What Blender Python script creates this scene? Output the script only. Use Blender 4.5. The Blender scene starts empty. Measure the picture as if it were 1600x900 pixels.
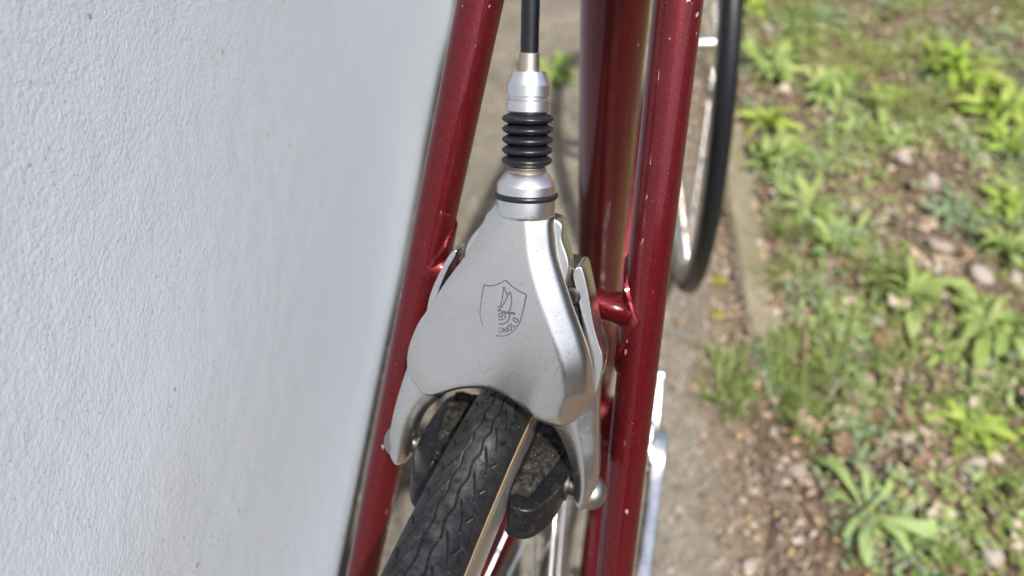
import bpy, bmesh, math, random
import numpy as np
from mathutils import Vector, Matrix, Quaternion

S = bpy.context.scene
COL = S.collection
rnd = random.Random(7)
rng = np.random.default_rng(11)

# ---------------------------------------------------------------- camera, sky, sun, exposure
cam_d = bpy.data.cameras.new('camera')
cam = bpy.data.objects.new('camera', cam_d)
COL.objects.link(cam)
S.camera = cam
cam.location = (0.0446, -0.0125, 0.8500)
_r = Vector((0.95837367, 0.28535717, 0.00954908))
_u = Vector((-0.21140116, 0.68671785, 0.69550568))
_d = Vector((-0.19191001, 0.66857302, -0.71845714))
cam.rotation_euler = Matrix(((_r.x, _u.x, -_d.x), (_r.y, _u.y, -_d.y), (_r.z, _u.z, -_d.z))).to_euler()
cam_d.sensor_width = 36.0
cam_d.lens = 27.21
cam_d.clip_start = 0.01
cam_d.clip_end = 500
cam_d.dof.use_dof = True
cam_d.dof.focus_distance = 0.226
cam_d.dof.aperture_fstop = 9.4

SUN = Vector((0.30, -0.43, 0.85)).normalized()
elev = math.asin(SUN.z)
W = bpy.data.worlds.new('World')
S.world = W
W.use_nodes = True
nt = W.node_tree
sky = nt.nodes.new('ShaderNodeTexSky')
sky.sky_type = 'NISHITA'
sky.sun_disc = False
sky.sun_elevation = elev
sky.sun_rotation = math.atan2(SUN.x, SUN.y)
sky.air_density = 1.0
sky.dust_density = 4.0
bg = nt.nodes['Background']
nt.links.new(sky.outputs[0], bg.inputs[0])
bg.inputs[1].default_value = 0.12
sl = bpy.data.lights.new('sun', 'SUN')
sl.energy = 3.9
sl.angle = math.radians(0.8)
sl.color = (1.0, 0.95, 0.88)
so = bpy.data.objects.new('sun', sl)
so.rotation_euler = SUN.to_track_quat('Z', 'Y').to_euler()
COL.objects.link(so)
S.view_settings.view_transform = 'Standard'
S.view_settings.look = 'None'
S.view_settings.exposure = 0.86
S.view_settings.gamma = 1.0

# ---------------------------------------------------------------- materials
def mat(name):
    m = bpy.data.materials.new(name)
    m.use_nodes = True
    return m, m.node_tree, m.node_tree.nodes['Principled BSDF']

def N(t, kind, **kw):
    n = t.nodes.new(kind)
    for k, v in kw.items():
        if k in n.inputs:
            n.inputs[k].default_value = v
        else:
            setattr(n, k, v)
    return n

def coords(t):
    return N(t, 'ShaderNodeTexCoord').outputs['Object']

def noise(t, scale, detail=3.0, rough=0.55, vec=None):
    n = N(t, 'ShaderNodeTexNoise')
    n.inputs['Scale'].default_value = scale
    n.inputs['Detail'].default_value = detail
    n.inputs['Roughness'].default_value = rough
    t.links.new(vec if vec is not None else coords(t), n.inputs['Vector'])
    return n

def ramp(t, src, stops):
    r = N(t, 'ShaderNodeValToRGB')
    e = r.color_ramp.elements
    e[0].position, e[0].color = stops[0][0], (*stops[0][1], 1)
    e[1].position, e[1].color = stops[-1][0], (*stops[-1][1], 1)
    for p, c in stops[1:-1]:
        k = e.new(p)
        k.color = (*c, 1)
    t.links.new(src, r.inputs[0])
    return r.outputs['Color']

def mix(t, fac, a, b):
    m = N(t, 'ShaderNodeMix', data_type='RGBA')
    for sock, v in ((m.inputs[0], fac), (m.inputs[6], a), (m.inputs[7], b)):
        if hasattr(v, 'is_linked') or hasattr(v, 'links'):
            t.links.new(v, sock)
        elif isinstance(v, (int, float)):
            sock.default_value = v
        else:
            sock.default_value = (*v, 1)
    return m.outputs[2]

def bump(t, b, h, strength, dist, prev=None):
    n = N(t, 'ShaderNodeBump')
    n.inputs['Strength'].default_value = strength
    n.inputs['Distance'].default_value = dist
    t.links.new(h, n.inputs['Height'])
    if prev is not None:
        t.links.new(prev, n.inputs['Normal'])
    t.links.new(n.outputs[0], b.inputs['Normal'])
    return n.outputs[0]

def g(v):
    return (v, v, v)

def metal(name, col, rough, smudge=0.12, scr=True, stain=False):
    m, t, b = mat(name)
    b.inputs['Metallic'].default_value = 1.0
    n1 = noise(t, 60, 4)
    n2 = noise(t, 900, 3)
    c = mix(t, ramp(t, n1.outputs[0], [(0.35, g(0)), (0.7, g(1))]), col, tuple(x * (1 - smudge) for x in col))
    # tiny dark specks and pits
    sp = ramp(t, noise(t, 1500, 1).outputs[0], [(0.70, g(0)), (0.76, g(1))])
    c = mix(t, sp, c, tuple(x * 0.45 for x in col))
    if stain:
        mp = N(t, 'ShaderNodeMapping')
        t.links.new(coords(t), mp.inputs[0])
        gr = N(t, 'ShaderNodeTexGradient', gradient_type='SPHERICAL')
        mp.inputs['Location'].default_value = (0.0055 / 0.013, -0.1400 / 0.019, -0.6465 / 0.019)
        mp.inputs['Scale'].default_value = (1 / 0.013, 1 / 0.019, 1 / 0.019)
        t.links.new(mp.outputs[0], gr.inputs[0])
        blot = ramp(t, noise(t, 420, 4, 0.7).outputs[0], [(0.42, g(0)), (0.62, g(1))])
        mm = N(t, 'ShaderNodeMath', operation='MULTIPLY')
        t.links.new(gr.outputs['Fac'], mm.inputs[0])
        t.links.new(blot, mm.inputs[1])
        c = mix(t, mm.outputs[0], c, (0.30, 0.33, 0.40))
    t.links.new(c, b.inputs['Base Color'])
    rr = ramp(t, n1.outputs[0], [(0.3, g(rough * 0.8)), (0.75, g(min(1, rough * 1.3)))])
    t.links.new(rr, b.inputs['Roughness'])
    p = bump(t, b, n2.outputs[0], 0.05, 0.0004)
    if scr:
        v = N(t, 'ShaderNodeTexVoronoi', feature='DISTANCE_TO_EDGE')
        v.inputs['Scale'].default_value = 130
        w = noise(t, 90, 2)
        ad = N(t, 'ShaderNodeVectorMath', operation='MULTIPLY_ADD')
        t.links.new(w.outputs['Color'], ad.inputs[0])
        ad.inputs[1].default_value = (0.02, 0.02, 0.02)
        t.links.new(coords(t), ad.inputs[2])
        t.links.new(ad.outputs[0], v.inputs['Vector'])
        ln = ramp(t, v.outputs['Distance'], [(0.0, g(1)), (0.012, g(0))])
        mk = ramp(t, noise(t, 45, 2).outputs[0], [(0.52, g(0)), (0.66, g(1))])
        mm = N(t, 'ShaderNodeMath', operation='MULTIPLY')
        t.links.new(ln, mm.inputs[0])
        t.links.new(mk, mm.inputs[1])
        bump(t, b, mm.outputs[0], 0.16, 0.0003, p)
    return m

M = {}
M['cover'] = metal('satin_aluminium', (0.74, 0.715, 0.68), 0.25, stain=True)
M['alu'] = metal('polished_aluminium', (0.70, 0.69, 0.67), 0.27)
M['barrel'] = metal('turned_aluminium', (0.76, 0.76, 0.76), 0.34, 0.2, scr=False)
M['nut'] = metal('dull_nut_steel', (0.44, 0.43, 0.41), 0.33, 0.3, scr=False)
M['rim'] = metal('rim_aluminium', (0.62, 0.61, 0.58), 0.40, 0.3, scr=False)
M['silver'] = metal('bright_silver', (0.74, 0.75, 0.76), 0.30, 0.05, scr=False)
M['steel'] = metal('worn_nickel', (0.55, 0.48, 0.40), 0.42, 0.4, scr=False)
M['spoke'] = metal('spoke_steel', (0.80, 0.80, 0.80), 0.25, 0.05, scr=False)
M['darksteel'] = metal('oily_steel', (0.13, 0.12, 0.11), 0.4, 0.5, scr=False)

def paint(name, streak=0.0):
    m, t, b = mat(name)
    fl = N(t, 'ShaderNodeTexVoronoi')
    fl.inputs['Scale'].default_value = 3600
    t.links.new(coords(t), fl.inputs['Vector'])
    c = ramp(t, fl.outputs['Color'], [(0.15, (0.066, 0.0038, 0.0058)), (0.6, (0.092, 0.0056, 0.0085)), (0.95, (0.17, 0.014, 0.017))])
    b.inputs['Metallic'].default_value = 0.6
    b.inputs['Roughness'].default_value = 0.40
    b.inputs['Specular IOR Level'].default_value = 0.05
    # paint chips down to pale primer: sparse flecks
    mp = N(t, 'ShaderNodeMapping')
    mp.inputs['Scale'].default_value = (1, 0.8, 0.45)
    t.links.new(coords(t), mp.inputs[0])
    n1 = noise(t, 300, 3, 0.6, mp.outputs[0])
    n2 = noise(t, 28, 2, 0.5)
    mm = N(t, 'ShaderNodeMath', operation='MULTIPLY')
    t.links.new(ramp(t, n1.outputs[0], [(0.69, g(0)), (0.70, g(1))]), mm.inputs[0])
    t.links.new(ramp(t, n2.outputs[0], [(0.52, g(0)), (0.58, g(1))]), mm.inputs[1])
    sp = ramp(t, noise(t, 1100, 1).outputs[0], [(0.795, g(0)), (0.81, g(0.6))])
    mx = N(t, 'ShaderNodeMath', operation='MAXIMUM')
    t.links.new(mm.outputs[0], mx.inputs[0])
    t.links.new(sp, mx.inputs[1])
    c2 = mix(t, mx.outputs[0], c, (0.55, 0.42, 0.42))
    t.links.new(c2, b.inputs['Base Color'])
    b.inputs['Coat Weight'].default_value = 0.75
    b.inputs['Coat IOR'].default_value = 1.42
    b.inputs['Coat Roughness'].default_value = 0.03
    nb = noise(t, 220, 2)
    bm_ = N(t, 'ShaderNodeBump')
    bm_.inputs['Strength'].default_value = 0.05
    bm_.inputs['Distance'].default_value = 0.0006
    t.links.new(nb.outputs[0], bm_.inputs['Height'])
    t.links.new(bm_.outputs[0], b.inputs['Coat Normal'])
    if streak:
        # lacquer polished round the tube: its gloss spreads along the tube's own axis (local Z)
        gl = N(t, 'ShaderNodeBsdfAnisotropic')
        gl.inputs['Color'].default_value = (1.0, 0.42, 0.46, 1)
        gl.inputs['Roughness'].default_value = 0.30
        gl.inputs['Anisotropy'].default_value = -0.93
        tg = N(t, 'ShaderNodeTangent', direction_type='RADIAL', axis='Z')
        t.links.new(tg.outputs[0], gl.inputs['Tangent'])
        ms = N(t, 'ShaderNodeMixShader')
        ms.inputs[0].default_value = streak
        t.links.new(b.outputs[0], ms.inputs[1])
        t.links.new(gl.outputs[0], ms.inputs[2])
        t.links.new(ms.outputs[0], t.nodes['Material Output'].inputs[0])
    return m
M['paint'] = paint('metallic_red_paint')
M['tube_paint'] = paint('metallic_red_tube_paint', 0.035)

def rubber(name, col, dust, rough=0.5, dustcol=(0.30, 0.28, 0.25), lo=0.5, hi=0.72, spec=0.4, tread=False):
    m, t, b = mat(name)
    n1 = noise(t, 240, 6, 0.7)
    n2 = noise(t, 1700, 2)
    f = ramp(t, n1.outputs[0], [(lo, g(0)), (hi, g(dust))])
    if tread:
        at = N(t, 'ShaderNodeAttribute', attribute_name='raised')
        mu = N(t, 'ShaderNodeMath', operation='MULTIPLY')
        t.links.new(f, mu.inputs[0])
        t.links.new(at.outputs['Fac'], mu.inputs[1])
        f = mu.outputs[0]
    c = mix(t, f, col, dustcol)
    lim = 0.735 if tread else 0.70
    sp = ramp(t, n2.outputs[0], [(lim, g(0)), (lim + 0.04, g(min(1, dust * 1.6)))])
    c = mix(t, sp, c, (0.50, 0.47, 0.43))
    t.links.new(c, b.inputs['Base Color'])
    b.inputs['Roughness'].default_value = rough
    b.inputs['Specular IOR Level'].default_value = spec
    bump(t, b, noise(t, 1100, 3).outputs[0], 0.25, 0.0004)
    return m
M['tyre'] = rubber('tyre_rubber', (0.0065, 0.0072, 0.0092), 0.55, 0.42, (0.085, 0.085, 0.087), 0.36, 0.80, spec=0.16, tread=True)
M['boot'] = rubber('boot_rubber', (0.007, 0.008, 0.011), 0.06, 0.34, lo=0.55, hi=0.8)
M['cable'] = rubber('black_cable_sleeve', (0.004, 0.005, 0.007), 0.0, 0.2, spec=0.5, lo=0.8, hi=0.95)
M['pad'] = rubber('brake_pad_rubber', (0.006, 0.0066, 0.008), 0.16, 0.36, (0.11, 0.10, 0.09), spec=0.22)
M['grime'] = rubber('grimy_pad_holder', (0.011, 0.0105, 0.0095), 0.62, 0.75, (0.115, 0.105, 0.093), 0.46, 0.76, spec=0.12)
M['grease'] = rubber('greasy_linkage', (0.016, 0.015, 0.013), 0.25, 0.4, (0.10, 0.09, 0.075))

def plain(name, col, rough, var=0.25, scale=300, bmp=0.3, bd=0.0006):
    m, t, b = mat(name)
    n = noise(t, scale, 4)
    c = mix(t, n.outputs[0], tuple(x * (1 - var) for x in col), tuple(min(1, x * (1 + var)) for x in col))
    t.links.new(c, b.inputs['Base Color'])
    b.inputs['Roughness'].default_value = rough
    bump(t, b, n.outputs[0], bmp, bd)
    return m
M['tan'] = plain('tan_sidewall', (0.42, 0.29, 0.16), 0.7)
M['ink'] = plain('etched_crest', (0.050, 0.042, 0.055), 0.7, 0.2)
M['plastic'] = plain('black_plastic', (0.02, 0.02, 0.022), 0.4)

def wall_mat():
    m, t, b = mat('painted_render')
    n1 = noise(t, 5, 3)
    c = mix(t, n1.outputs[0], (0.56, 0.63, 0.70), (0.61, 0.67, 0.735))
    pit = ramp(t, noise(t, 620, 1.5).outputs[0], [(0.27, g(1)), (0.33, g(0))])
    c = mix(t, pit, c, (0.42, 0.43, 0.45))
    blot = ramp(t, noise(t, 11, 5, 0.65).outputs[0], [(0.45, g(0)), (0.75, g(0.22))])
    c = mix(t, blot, c, (0.60, 0.60, 0.60))
    fleck = ramp(t, noise(t, 150, 1).outputs[0], [(0.775, g(0)), (0.79, g(0.8))])
    c = mix(t, fleck, c, (0.36, 0.29, 0.20))
    # dust clinging to the drip edge
    sx = N(t, 'ShaderNodeSeparateXYZ')
    t.links.new(coords(t), sx.inputs[0])
    nz = noise(t, 60, 4)
    ad = N(t, 'ShaderNodeMath', operation='MULTIPLY_ADD')
    ad.inputs[1].default_value = 0.012
    t.links.new(nz.outputs[0], ad.inputs[0])
    t.links.new(sx.outputs['Z'], ad.inputs[2])
    rm = N(t, 'ShaderNodeMapRange')
    rm.inputs[1].default_value = 0.357
    rm.inputs[2].default_value = 0.380
    t.links.new(ad.outputs[0], rm.inputs[0])
    ft = ramp(t, rm.outputs[0], [(0.35, g(0.7)), (0.75, g(0))])
    c = mix(t, ft, c, (0.50, 0.44, 0.31))
    t.links.new(c, b.inputs['Base Color'])
    b.inputs['Roughness'].default_value = 0.85
    b.inputs['Roughness'].default_value = 0.6
    b.inputs['Specular IOR Level'].default_value = 0.5
    p = bump(t, b, noise(t, 45, 4).outputs[0], 0.16, 0.003)
    gv = N(t, 'ShaderNodeTexVoronoi')
    gv.inputs['Scale'].default_value = 520
    gv.inputs['Detail'].default_value = 2.0
    gv.inputs['Roughness'].default_value = 0.6
    t.links.new(coords(t), gv.inputs['Vector'])
    p = bump(t, b, gv.outputs['Distance'], 0.11, -0.0010, p)
    p = bump(t, b, noise(t, 300, 8, 0.85).outputs[0], 0.15, 0.0012, p)
    bump(t, b, pit, -0.8, 0.0012, p)
    return m
M['wall'] = wall_mat()

def soil_mat(name, cols, sc=1.0, bd=0.006):
    m, t, b = mat(name)
    a = noise(t, 14 * sc, 6, 0.65)
    c = ramp(t, a.outputs[0], [(0.30, cols[0]), (0.5, cols[1]), (0.70, cols[2])])
    big = noise(t, 5 * sc, 3)
    c = mix(t, ramp(t, big.outputs[0], [(0.42, g(0)), (0.62, g(0.55))]), c, cols[0])
    v = N(t, 'ShaderNodeTexVoronoi')
    v.inputs['Scale'].default_value = 150 * sc
    t.links.new(coords(t), v.inputs['Vector'])
    c = mix(t, 0.35, c, ramp(t, v.outputs['Color'], [(0.1, cols[0]), (0.5, cols[1]), (0.95, cols[3])]))
    t.links.new(c, b.inputs['Base Color'])
    b.inputs['Roughness'].default_value = 0.95
    b.inputs['Specular IOR Level'].default_value = 0.15
    p = bump(t, b, noise(t, 60 * sc, 6, 0.7).outputs[0], 0.8, bd)
    bump(t, b, v.outputs['Distance'], 0.4, 0.003, p)
    return m
def path_dirt(m):
    t = m.node_tree
    b = t.nodes['Principled BSDF']
    old = b.inputs['Base Color'].links[0].from_socket
    dt = N(t, 'ShaderNodeVectorMath', operation='DOT_PRODUCT')
    t.links.new(coords(t), dt.inputs[0])
    dt.inputs[1].default_value = (1.0, 0.1997, 0.0)          # grows towards the kerb line, where it reaches 0.325
    nz = noise(t, 22, 5, 0.65)
    ad = N(t, 'ShaderNodeMath', operation='MULTIPLY_ADD')
    ad.inputs[1].default_value = 0.16
    t.links.new(nz.outputs[0], ad.inputs[0])
    t.links.new(dt.outputs['Value'], ad.inputs[2])
    f = ramp(t, ad.outputs[0], [(0.31, g(0)), (0.37, g(0.85))])
    sc = ramp(t, noise(t, 90, 5, 0.7).outputs[0], [(0.3, (0.06, 0.042, 0.027)), (0.5, (0.13, 0.096, 0.064)), (0.7, (0.22, 0.17, 0.12))])
    t.links.new(mix(t, f, old, sc), b.inputs['Base Color'])
M['soil'] = soil_mat('garden_soil', [(0.04, 0.028, 0.019), (0.105, 0.074, 0.051), (0.18, 0.135, 0.098), (0.26, 0.205, 0.16)])
M['path'] = soil_mat('dusty_path', [(0.085, 0.075, 0.06), (0.155, 0.14, 0.114), (0.205, 0.187, 0.157), (0.29, 0.27, 0.235)], 1.3, 0.004)
path_dirt(M['path'])
M['kerb'] = soil_mat('mossy_concrete', [(0.11, 0.098, 0.055), (0.18, 0.16, 0.11), (0.24, 0.22, 0.17), (0.25, 0.23, 0.185)], 1.2, 0.003)

def varied(name, cols, rough=0.6, transl=0.0, spec=0.3, nscale=90):
    m, t, b = mat(name)
    oi = N(t, 'ShaderNodeObjectInfo')
    n = noise(t, nscale, 3)
    c = ramp(t, oi.outputs['Random'], [(i / (len(cols) - 1), c_) for i, c_ in enumerate(cols)])
    c = mix(t, ramp(t, n.outputs[0], [(0.3, g(0)), (0.7, g(0.45))]), c, tuple(x * 0.75 for x in cols[0]))
    t.links.new(c, b.inputs['Base Color'])
    b.inputs['Roughness'].default_value = rough
    b.inputs['Specular IOR Level'].default_value = spec
    bump(t, b, n.outputs[0], 0.4, 0.001)
    if transl:
        tr = N(t, 'ShaderNodeBsdfTranslucent')
        cc = mix(t, 0.5, c, (0.30, 0.50, 0.05))
        t.links.new(cc, tr.inputs['Color'])
        ms = N(t, 'ShaderNodeMixShader')
        ms.inputs[0].default_value = transl
        t.links.new(b.outputs[0], ms.inputs[1])
        t.links.new(tr.outputs[0], ms.inputs[2])
        t.links.new(ms.outputs[0], t.nodes['Material Output'].inputs[0])
    return m
M['leaf'] = varied('fresh_leaf', [(0.19, 0.27, 0.07), (0.28, 0.36, 0.11), (0.36, 0.42, 0.17), (0.24, 0.33, 0.10), (0.34, 0.37, 0.13)], 0.5, 0.35)
M['leaf_yellow'] = varied('yellow_green_leaf', [(0.24, 0.35, 0.05), (0.34, 0.45, 0.08), (0.40, 0.47, 0.12)], 0.5, 0.38)
M['leaf_pale'] = varied('pale_green_leaf', [(0.24, 0.34, 0.12), (0.31, 0.41, 0.17)], 0.55, 0.3)
M['leaf_grey'] = varied('grey_green_leaf', [(0.16, 0.22, 0.13), (0.23, 0.30, 0.18)], 0.7, 0.25)
M['grass'] = varied('grass_blade', [(0.14, 0.20, 0.05), (0.21, 0.27, 0.075)], 0.55, 0.35)
M['moss_grass'] = varied('short_olive_grass', [(0.19, 0.235, 0.045), (0.25, 0.28, 0.075)], 0.6, 0.35)
M['dry'] = varied('dry_leaf', [(0.23, 0.17, 0.12), (0.31, 0.245, 0.19), (0.27, 0.235, 0.205), (0.19, 0.12, 0.075)], 0.75, 0.12, 0.2, 160)
M['straw'] = varied('dry_stalk', [(0.26, 0.175, 0.095), (0.33, 0.25, 0.155)], 0.75, 0.0, 0.2)
M['stone'] = varied('stone', [(0.24, 0.20, 0.17), (0.30, 0.27, 0.245), (0.29, 0.22, 0.18)], 0.85, 0.0, 0.2)
M['moss'] = varied('moss', [(0.13, 0.13, 0.01), (0.17, 0.17, 0.015)], 0.9, 0.0, 0.1, 400)

# ---------------------------------------------------------------- helpers (mesh coordinates are given in millimetres)
def mesh(name, V, F, m, smooth=True, sharp=None, k=0.001):
    me = bpy.data.meshes.new(name)
    V = np.asarray(V, float) * k
    me.from_pydata(V.tolist(), [], [tuple(int(i) for i in f) for f in F])
    me.materials.append(m)
    me.polygons.foreach_set('use_smooth', [smooth] * len(me.polygons))
    if sharp is not None and smooth:
        me.set_sharp_from_angle(angle=math.radians(sharp))
    me.update()
    return me

def link(name, me, parent=None, **props):
    o = bpy.data.objects.new(name, me)
    COL.objects.link(o)
    if parent is not None:
        o.parent = parent
    for k_, v in props.items():
        o[k_] = v
    return o

def obj(name, VF, m, parent=None, smooth=True, sharp=40, k=0.001, **props):
    return link(name, mesh(name, VF[0], VF[1], m, smooth, sharp, k), parent, **props)

def thing(name, label, cat, loc=(0, 0, 0), rz=0.0, group=None):
    o = bpy.data.objects.new(name, None)
    o.empty_display_size = 0.02
    COL.objects.link(o)
    o.location = loc
    o.rotation_euler = (0, 0, rz)
    o['label'] = label
    o['category'] = cat
    if group:
        o['group'] = group
    return o

def multi(name, groups, mats, smooth=True, **props):
    """one mesh object from several lists of pieces, one material each"""
    V, F, mi, off = [], [], [], 0
    for k_, gr in enumerate(groups):
        v, f = join(gr)
        V.append(v)
        F += [tuple(i + off for i in q) for q in f]
        mi += [k_] * len(f)
        off += len(v)
    me = mesh(name, np.concatenate(V), F, mats[0], smooth, None, 1.0)
    for m in mats[1:]:
        me.materials.append(m)
    me.polygons.foreach_set('material_index', mi)
    return link(name, me, None, **props)

def join(parts):
    V, F, off = [], [], 0
    for v, f in parts:
        v = np.asarray(v, float)
        V.append(v)
        F += [tuple(i + off for i in q) for q in f]
        off += len(v)
    return np.concatenate(V), F

def frame_for(d):
    d = np.asarray(d, float)
    d = d / np.linalg.norm(d)
    a = np.array([1., 0, 0]) if abs(d[0]) < 0.8 else np.array([0, 0, 1.])
    x = np.cross(a, d)
    x /= np.linalg.norm(x)
    return x, np.cross(d, x), d

def lathe(prof, o, axis, n=40, cap=True):
    """prof: list of (radius, height) along axis from o"""
    x, y, d = frame_for(axis)
    o = np.asarray(o, float)
    th = np.linspace(0, 2 * np.pi, n, endpoint=False)
    V = []
    for r, h in prof:
        V.append(o + d * h + r * (np.cos(th)[:, None] * x + np.sin(th)[:, None] * y))
    V = np.concatenate(V)
    F = []
    for j in range(len(prof) - 1):
        for i in range(n):
            i2 = (i + 1) % n
            F.append((j * n + i, j * n + i2, (j + 1) * n + i2, (j + 1) * n + i))
    if cap:
        F.append(tuple(range(n))[::-1])
        F.append(tuple(range((len(prof) - 1) * n, len(prof) * n)))
    return V, F

def tube(path, rad, n=24, cap=True):
    P = np.asarray(path, float)
    if np.isscalar(rad):
        rad = [rad] * len(P)
    T = np.gradient(P, axis=0)
    x, y, d = frame_for(T[0])
    th = np.linspace(0, 2 * np.pi, n, endpoint=False)
    V = []
    for i in range(len(P)):
        d = T[i] / np.linalg.norm(T[i])
        x = x - d * (x @ d)
        x /= np.linalg.norm(x)
        y = np.cross(d, x)
        V.append(P[i] + rad[i] * (np.cos(th)[:, None] * x + np.sin(th)[:, None] * y))
    V = np.concatenate(V)
    F = []
    for j in range(len(P) - 1):
        for i in range(n):
            i2 = (i + 1) % n
            F.append((j * n + i, j * n + i2, (j + 1) * n + i2, (j + 1) * n + i))
    if cap:
        F.append(tuple(range(n))[::-1])
        F.append(tuple(range((len(P) - 1) * n, len(P) * n)))
    return V, F

def seg(a, b, n=12):
    a, b = np.asarray(a, float), np.asarray(b, float)
    return a + (b - a) * np.linspace(0, 1, n)[:, None]

def resample(pts, n, closed=False, smooth=2):
    P = np.asarray(pts, float)
    if closed:
        P = np.vstack([P, P[:1]])
    # Catmull-Rom
    Q = []
    m = len(P)
    for i in range(m - 1):
        p0 = P[i - 1] if i > 0 else (P[-2] if closed else 2 * P[0] - P[1])
        p3 = P[i + 2] if i + 2 < m else (P[1] if closed else 2 * P[-1] - P[-2])
        t = np.linspace(0, 1, 12, endpoint=False)[:, None]
        Q.append(0.5 * (2 * P[i] + (P[i + 1] - p0) * t + (2 * p0 - 5 * P[i] + 4 * P[i + 1] - p3) * t ** 2 + (3 * P[i] - p0 - 3 * P[i + 1] + p3) * t ** 3))
    Q.append(P[-1:])
    Q = np.concatenate(Q)
    L = np.concatenate([[0], np.cumsum(np.linalg.norm(np.diff(Q, axis=0), axis=1))])
    s = np.linspace(0, L[-1], n, endpoint=not closed)
    return np.stack([np.interp(s, L, Q[:, k]) for k in range(Q.shape[1])], 1)

def offset_loop(P, d):
    """inset a closed counter-clockwise loop by d"""
    T = np.roll(P, -1, 0) - np.roll(P, 1, 0)
    T /= np.linalg.norm(T, axis=1, keepdims=True) + 1e-9
    return P + d * np.stack([-T[:, 1], T[:, 0]], 1)

def slab(outline, w0, w1, bev, fn, n=120, bev0=None, raw=False):
    """solid with rounded edges from a closed outline in a plane; fn maps (u,v,w) arrays to space"""
    P = np.asarray(outline, float) if raw else resample(outline, n, True)
    A = 0.5 * np.sum(P[:, 0] * np.roll(P[:, 1], -1) - np.roll(P[:, 0], -1) * P[:, 1])
    if A < 0:
        P = P[::-1]
    n = len(P)
    bev0 = bev if bev0 is None else bev0
    rings = []
    for a in np.linspace(0, np.pi / 2, 5)[::-1]:
        rings.append((offset_loop(P, bev0 * (1 - np.cos(a))), w0 + bev0 - bev0 * np.sin(a)))
    for a in np.linspace(0, np.pi / 2, 6):
        rings.append((offset_loop(P, bev * (1 - np.cos(a))), w1 - bev + bev * np.sin(a)))
    V = np.concatenate([fn(r[:, 0], r[:, 1], np.full(n, w)) for r, w in rings])
    F = []
    for j in range(len(rings) - 1):
        for i in range(n):
            i2 = (i + 1) % n
            F.append((j * n + i, j * n + i2, (j + 1) * n + i2, (j + 1) * n + i))
    F.append(tuple(range(n))[::-1])
    F.append(tuple(range((len(rings) - 1) * n, len(rings) * n)))
    return V, F

def vnoise(x, y, seed=0):
    xi, yi = np.floor(x).astype(np.int64), np.floor(y).astype(np.int64)
    fx, fy = x - xi, y - yi
    fx, fy = fx * fx * (3 - 2 * fx), fy * fy * (3 - 2 * fy)
    def h(a, b):
        k = (a * 374761393 + b * 668265263 + seed * 1442695041) & 0x7fffffff
        k = ((k ^ (k >> 13)) * 1274126177) & 0x7fffffff
        return ((k ^ (k >> 16)) & 0xffff) / 65535.0
    return (h(xi, yi) * (1 - fx) + h(xi + 1, yi) * fx) * (1 - fy) + (h(xi, yi + 1) * (1 - fx) + h(xi + 1, yi + 1) * fx) * fy

# ---------------------------------------------------------------- the setting
KERB_A, KERB_B = np.array([0.238, 0.435]), np.array([0.110, 1.076])      # left edge of the kerb line
def kerb_x(y):
    return KERB_A[0] + (KERB_B[0] - KERB_A[0]) * (y - KERB_A[1]) / (KERB_B[1] - KERB_A[1])
def wall_x(y):
    return -0.173 - 0.2505 * y

def soil_z(x, y):
    h = 0.016 * (vnoise(x * 9, y * 9, 1) - 0.5) + 0.010 * (vnoise(x * 30, y * 30, 2) - 0.5) + 0.005 * (vnoise(x * 90, y * 90, 3) - 0.5)
    side = np.clip((x - kerb_x(y) - 0.02) / 0.06, 0, 1)
    return np.where(x > kerb_x(y) - 0.01, 0.006 + side * (0.012 + h), -0.008)

xs = np.concatenate([[-60, -20, -6, -2.5], np.arange(-0.9, 1.3, 0.011), [1.6, 2.2, 4, 9, 25, 60]])
ys = np.concatenate([[-60, -20, -6, -2, -0.6], np.arange(-0.1, 2.9, 0.013), [3.3, 4.2, 6, 12, 30, 60]])
GX, GY = np.meshgrid(xs, ys)
GZ = soil_z(GX, GY)
nx, ny = len(xs), len(ys)
idx = np.arange(nx * ny).reshape(ny, nx)
GF = np.stack([idx[:-1, :-1], idx[:-1, 1:], idx[1:, 1:], idx[1:, :-1]], -1).reshape(-1, 4)
obj('ground', (np.stack([GX, GY, GZ], -1).reshape(-1, 3), GF), M['soil'], k=1.0, sharp=None, kind='structure')

ys2 = np.concatenate([np.arange(-3, -0.1, 0.3), np.arange(-0.1, 2.6, 0.012), np.arange(2.6, 6.1, 0.35)])
tt = np.linspace(0, 1, 70)
PX = np.stack([wall_x(y) - 0.06 + (kerb_x(y) + 0.002 - wall_x(y) + 0.06) * tt for y in ys2])
PY = np.repeat(ys2[:, None], 70, 1)
PZ = 0.0 + 0.003 * (vnoise(PX * 25, PY * 25, 5) - 0.5) + 0.002 * (vnoise(PX * 80, PY * 80, 6) - 0.5) - 0.010 * np.clip((0.05 - (kerb_x(PY) - PX)) / 0.05, 0, 1) * vnoise(PX * 30, PY * 30, 8)
idx = np.arange(PX.size).reshape(PX.shape)
PF = np.stack([idx[:-1, :-1], idx[:-1, 1:], idx[1:, 1:], idx[1:, :-1]], -1).reshape(-1, 4)
obj('path', (np.stack([PX, PY, PZ], -1).reshape(-1, 3), PF), M['path'], k=1.0, sharp=None, kind='structure')

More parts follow.
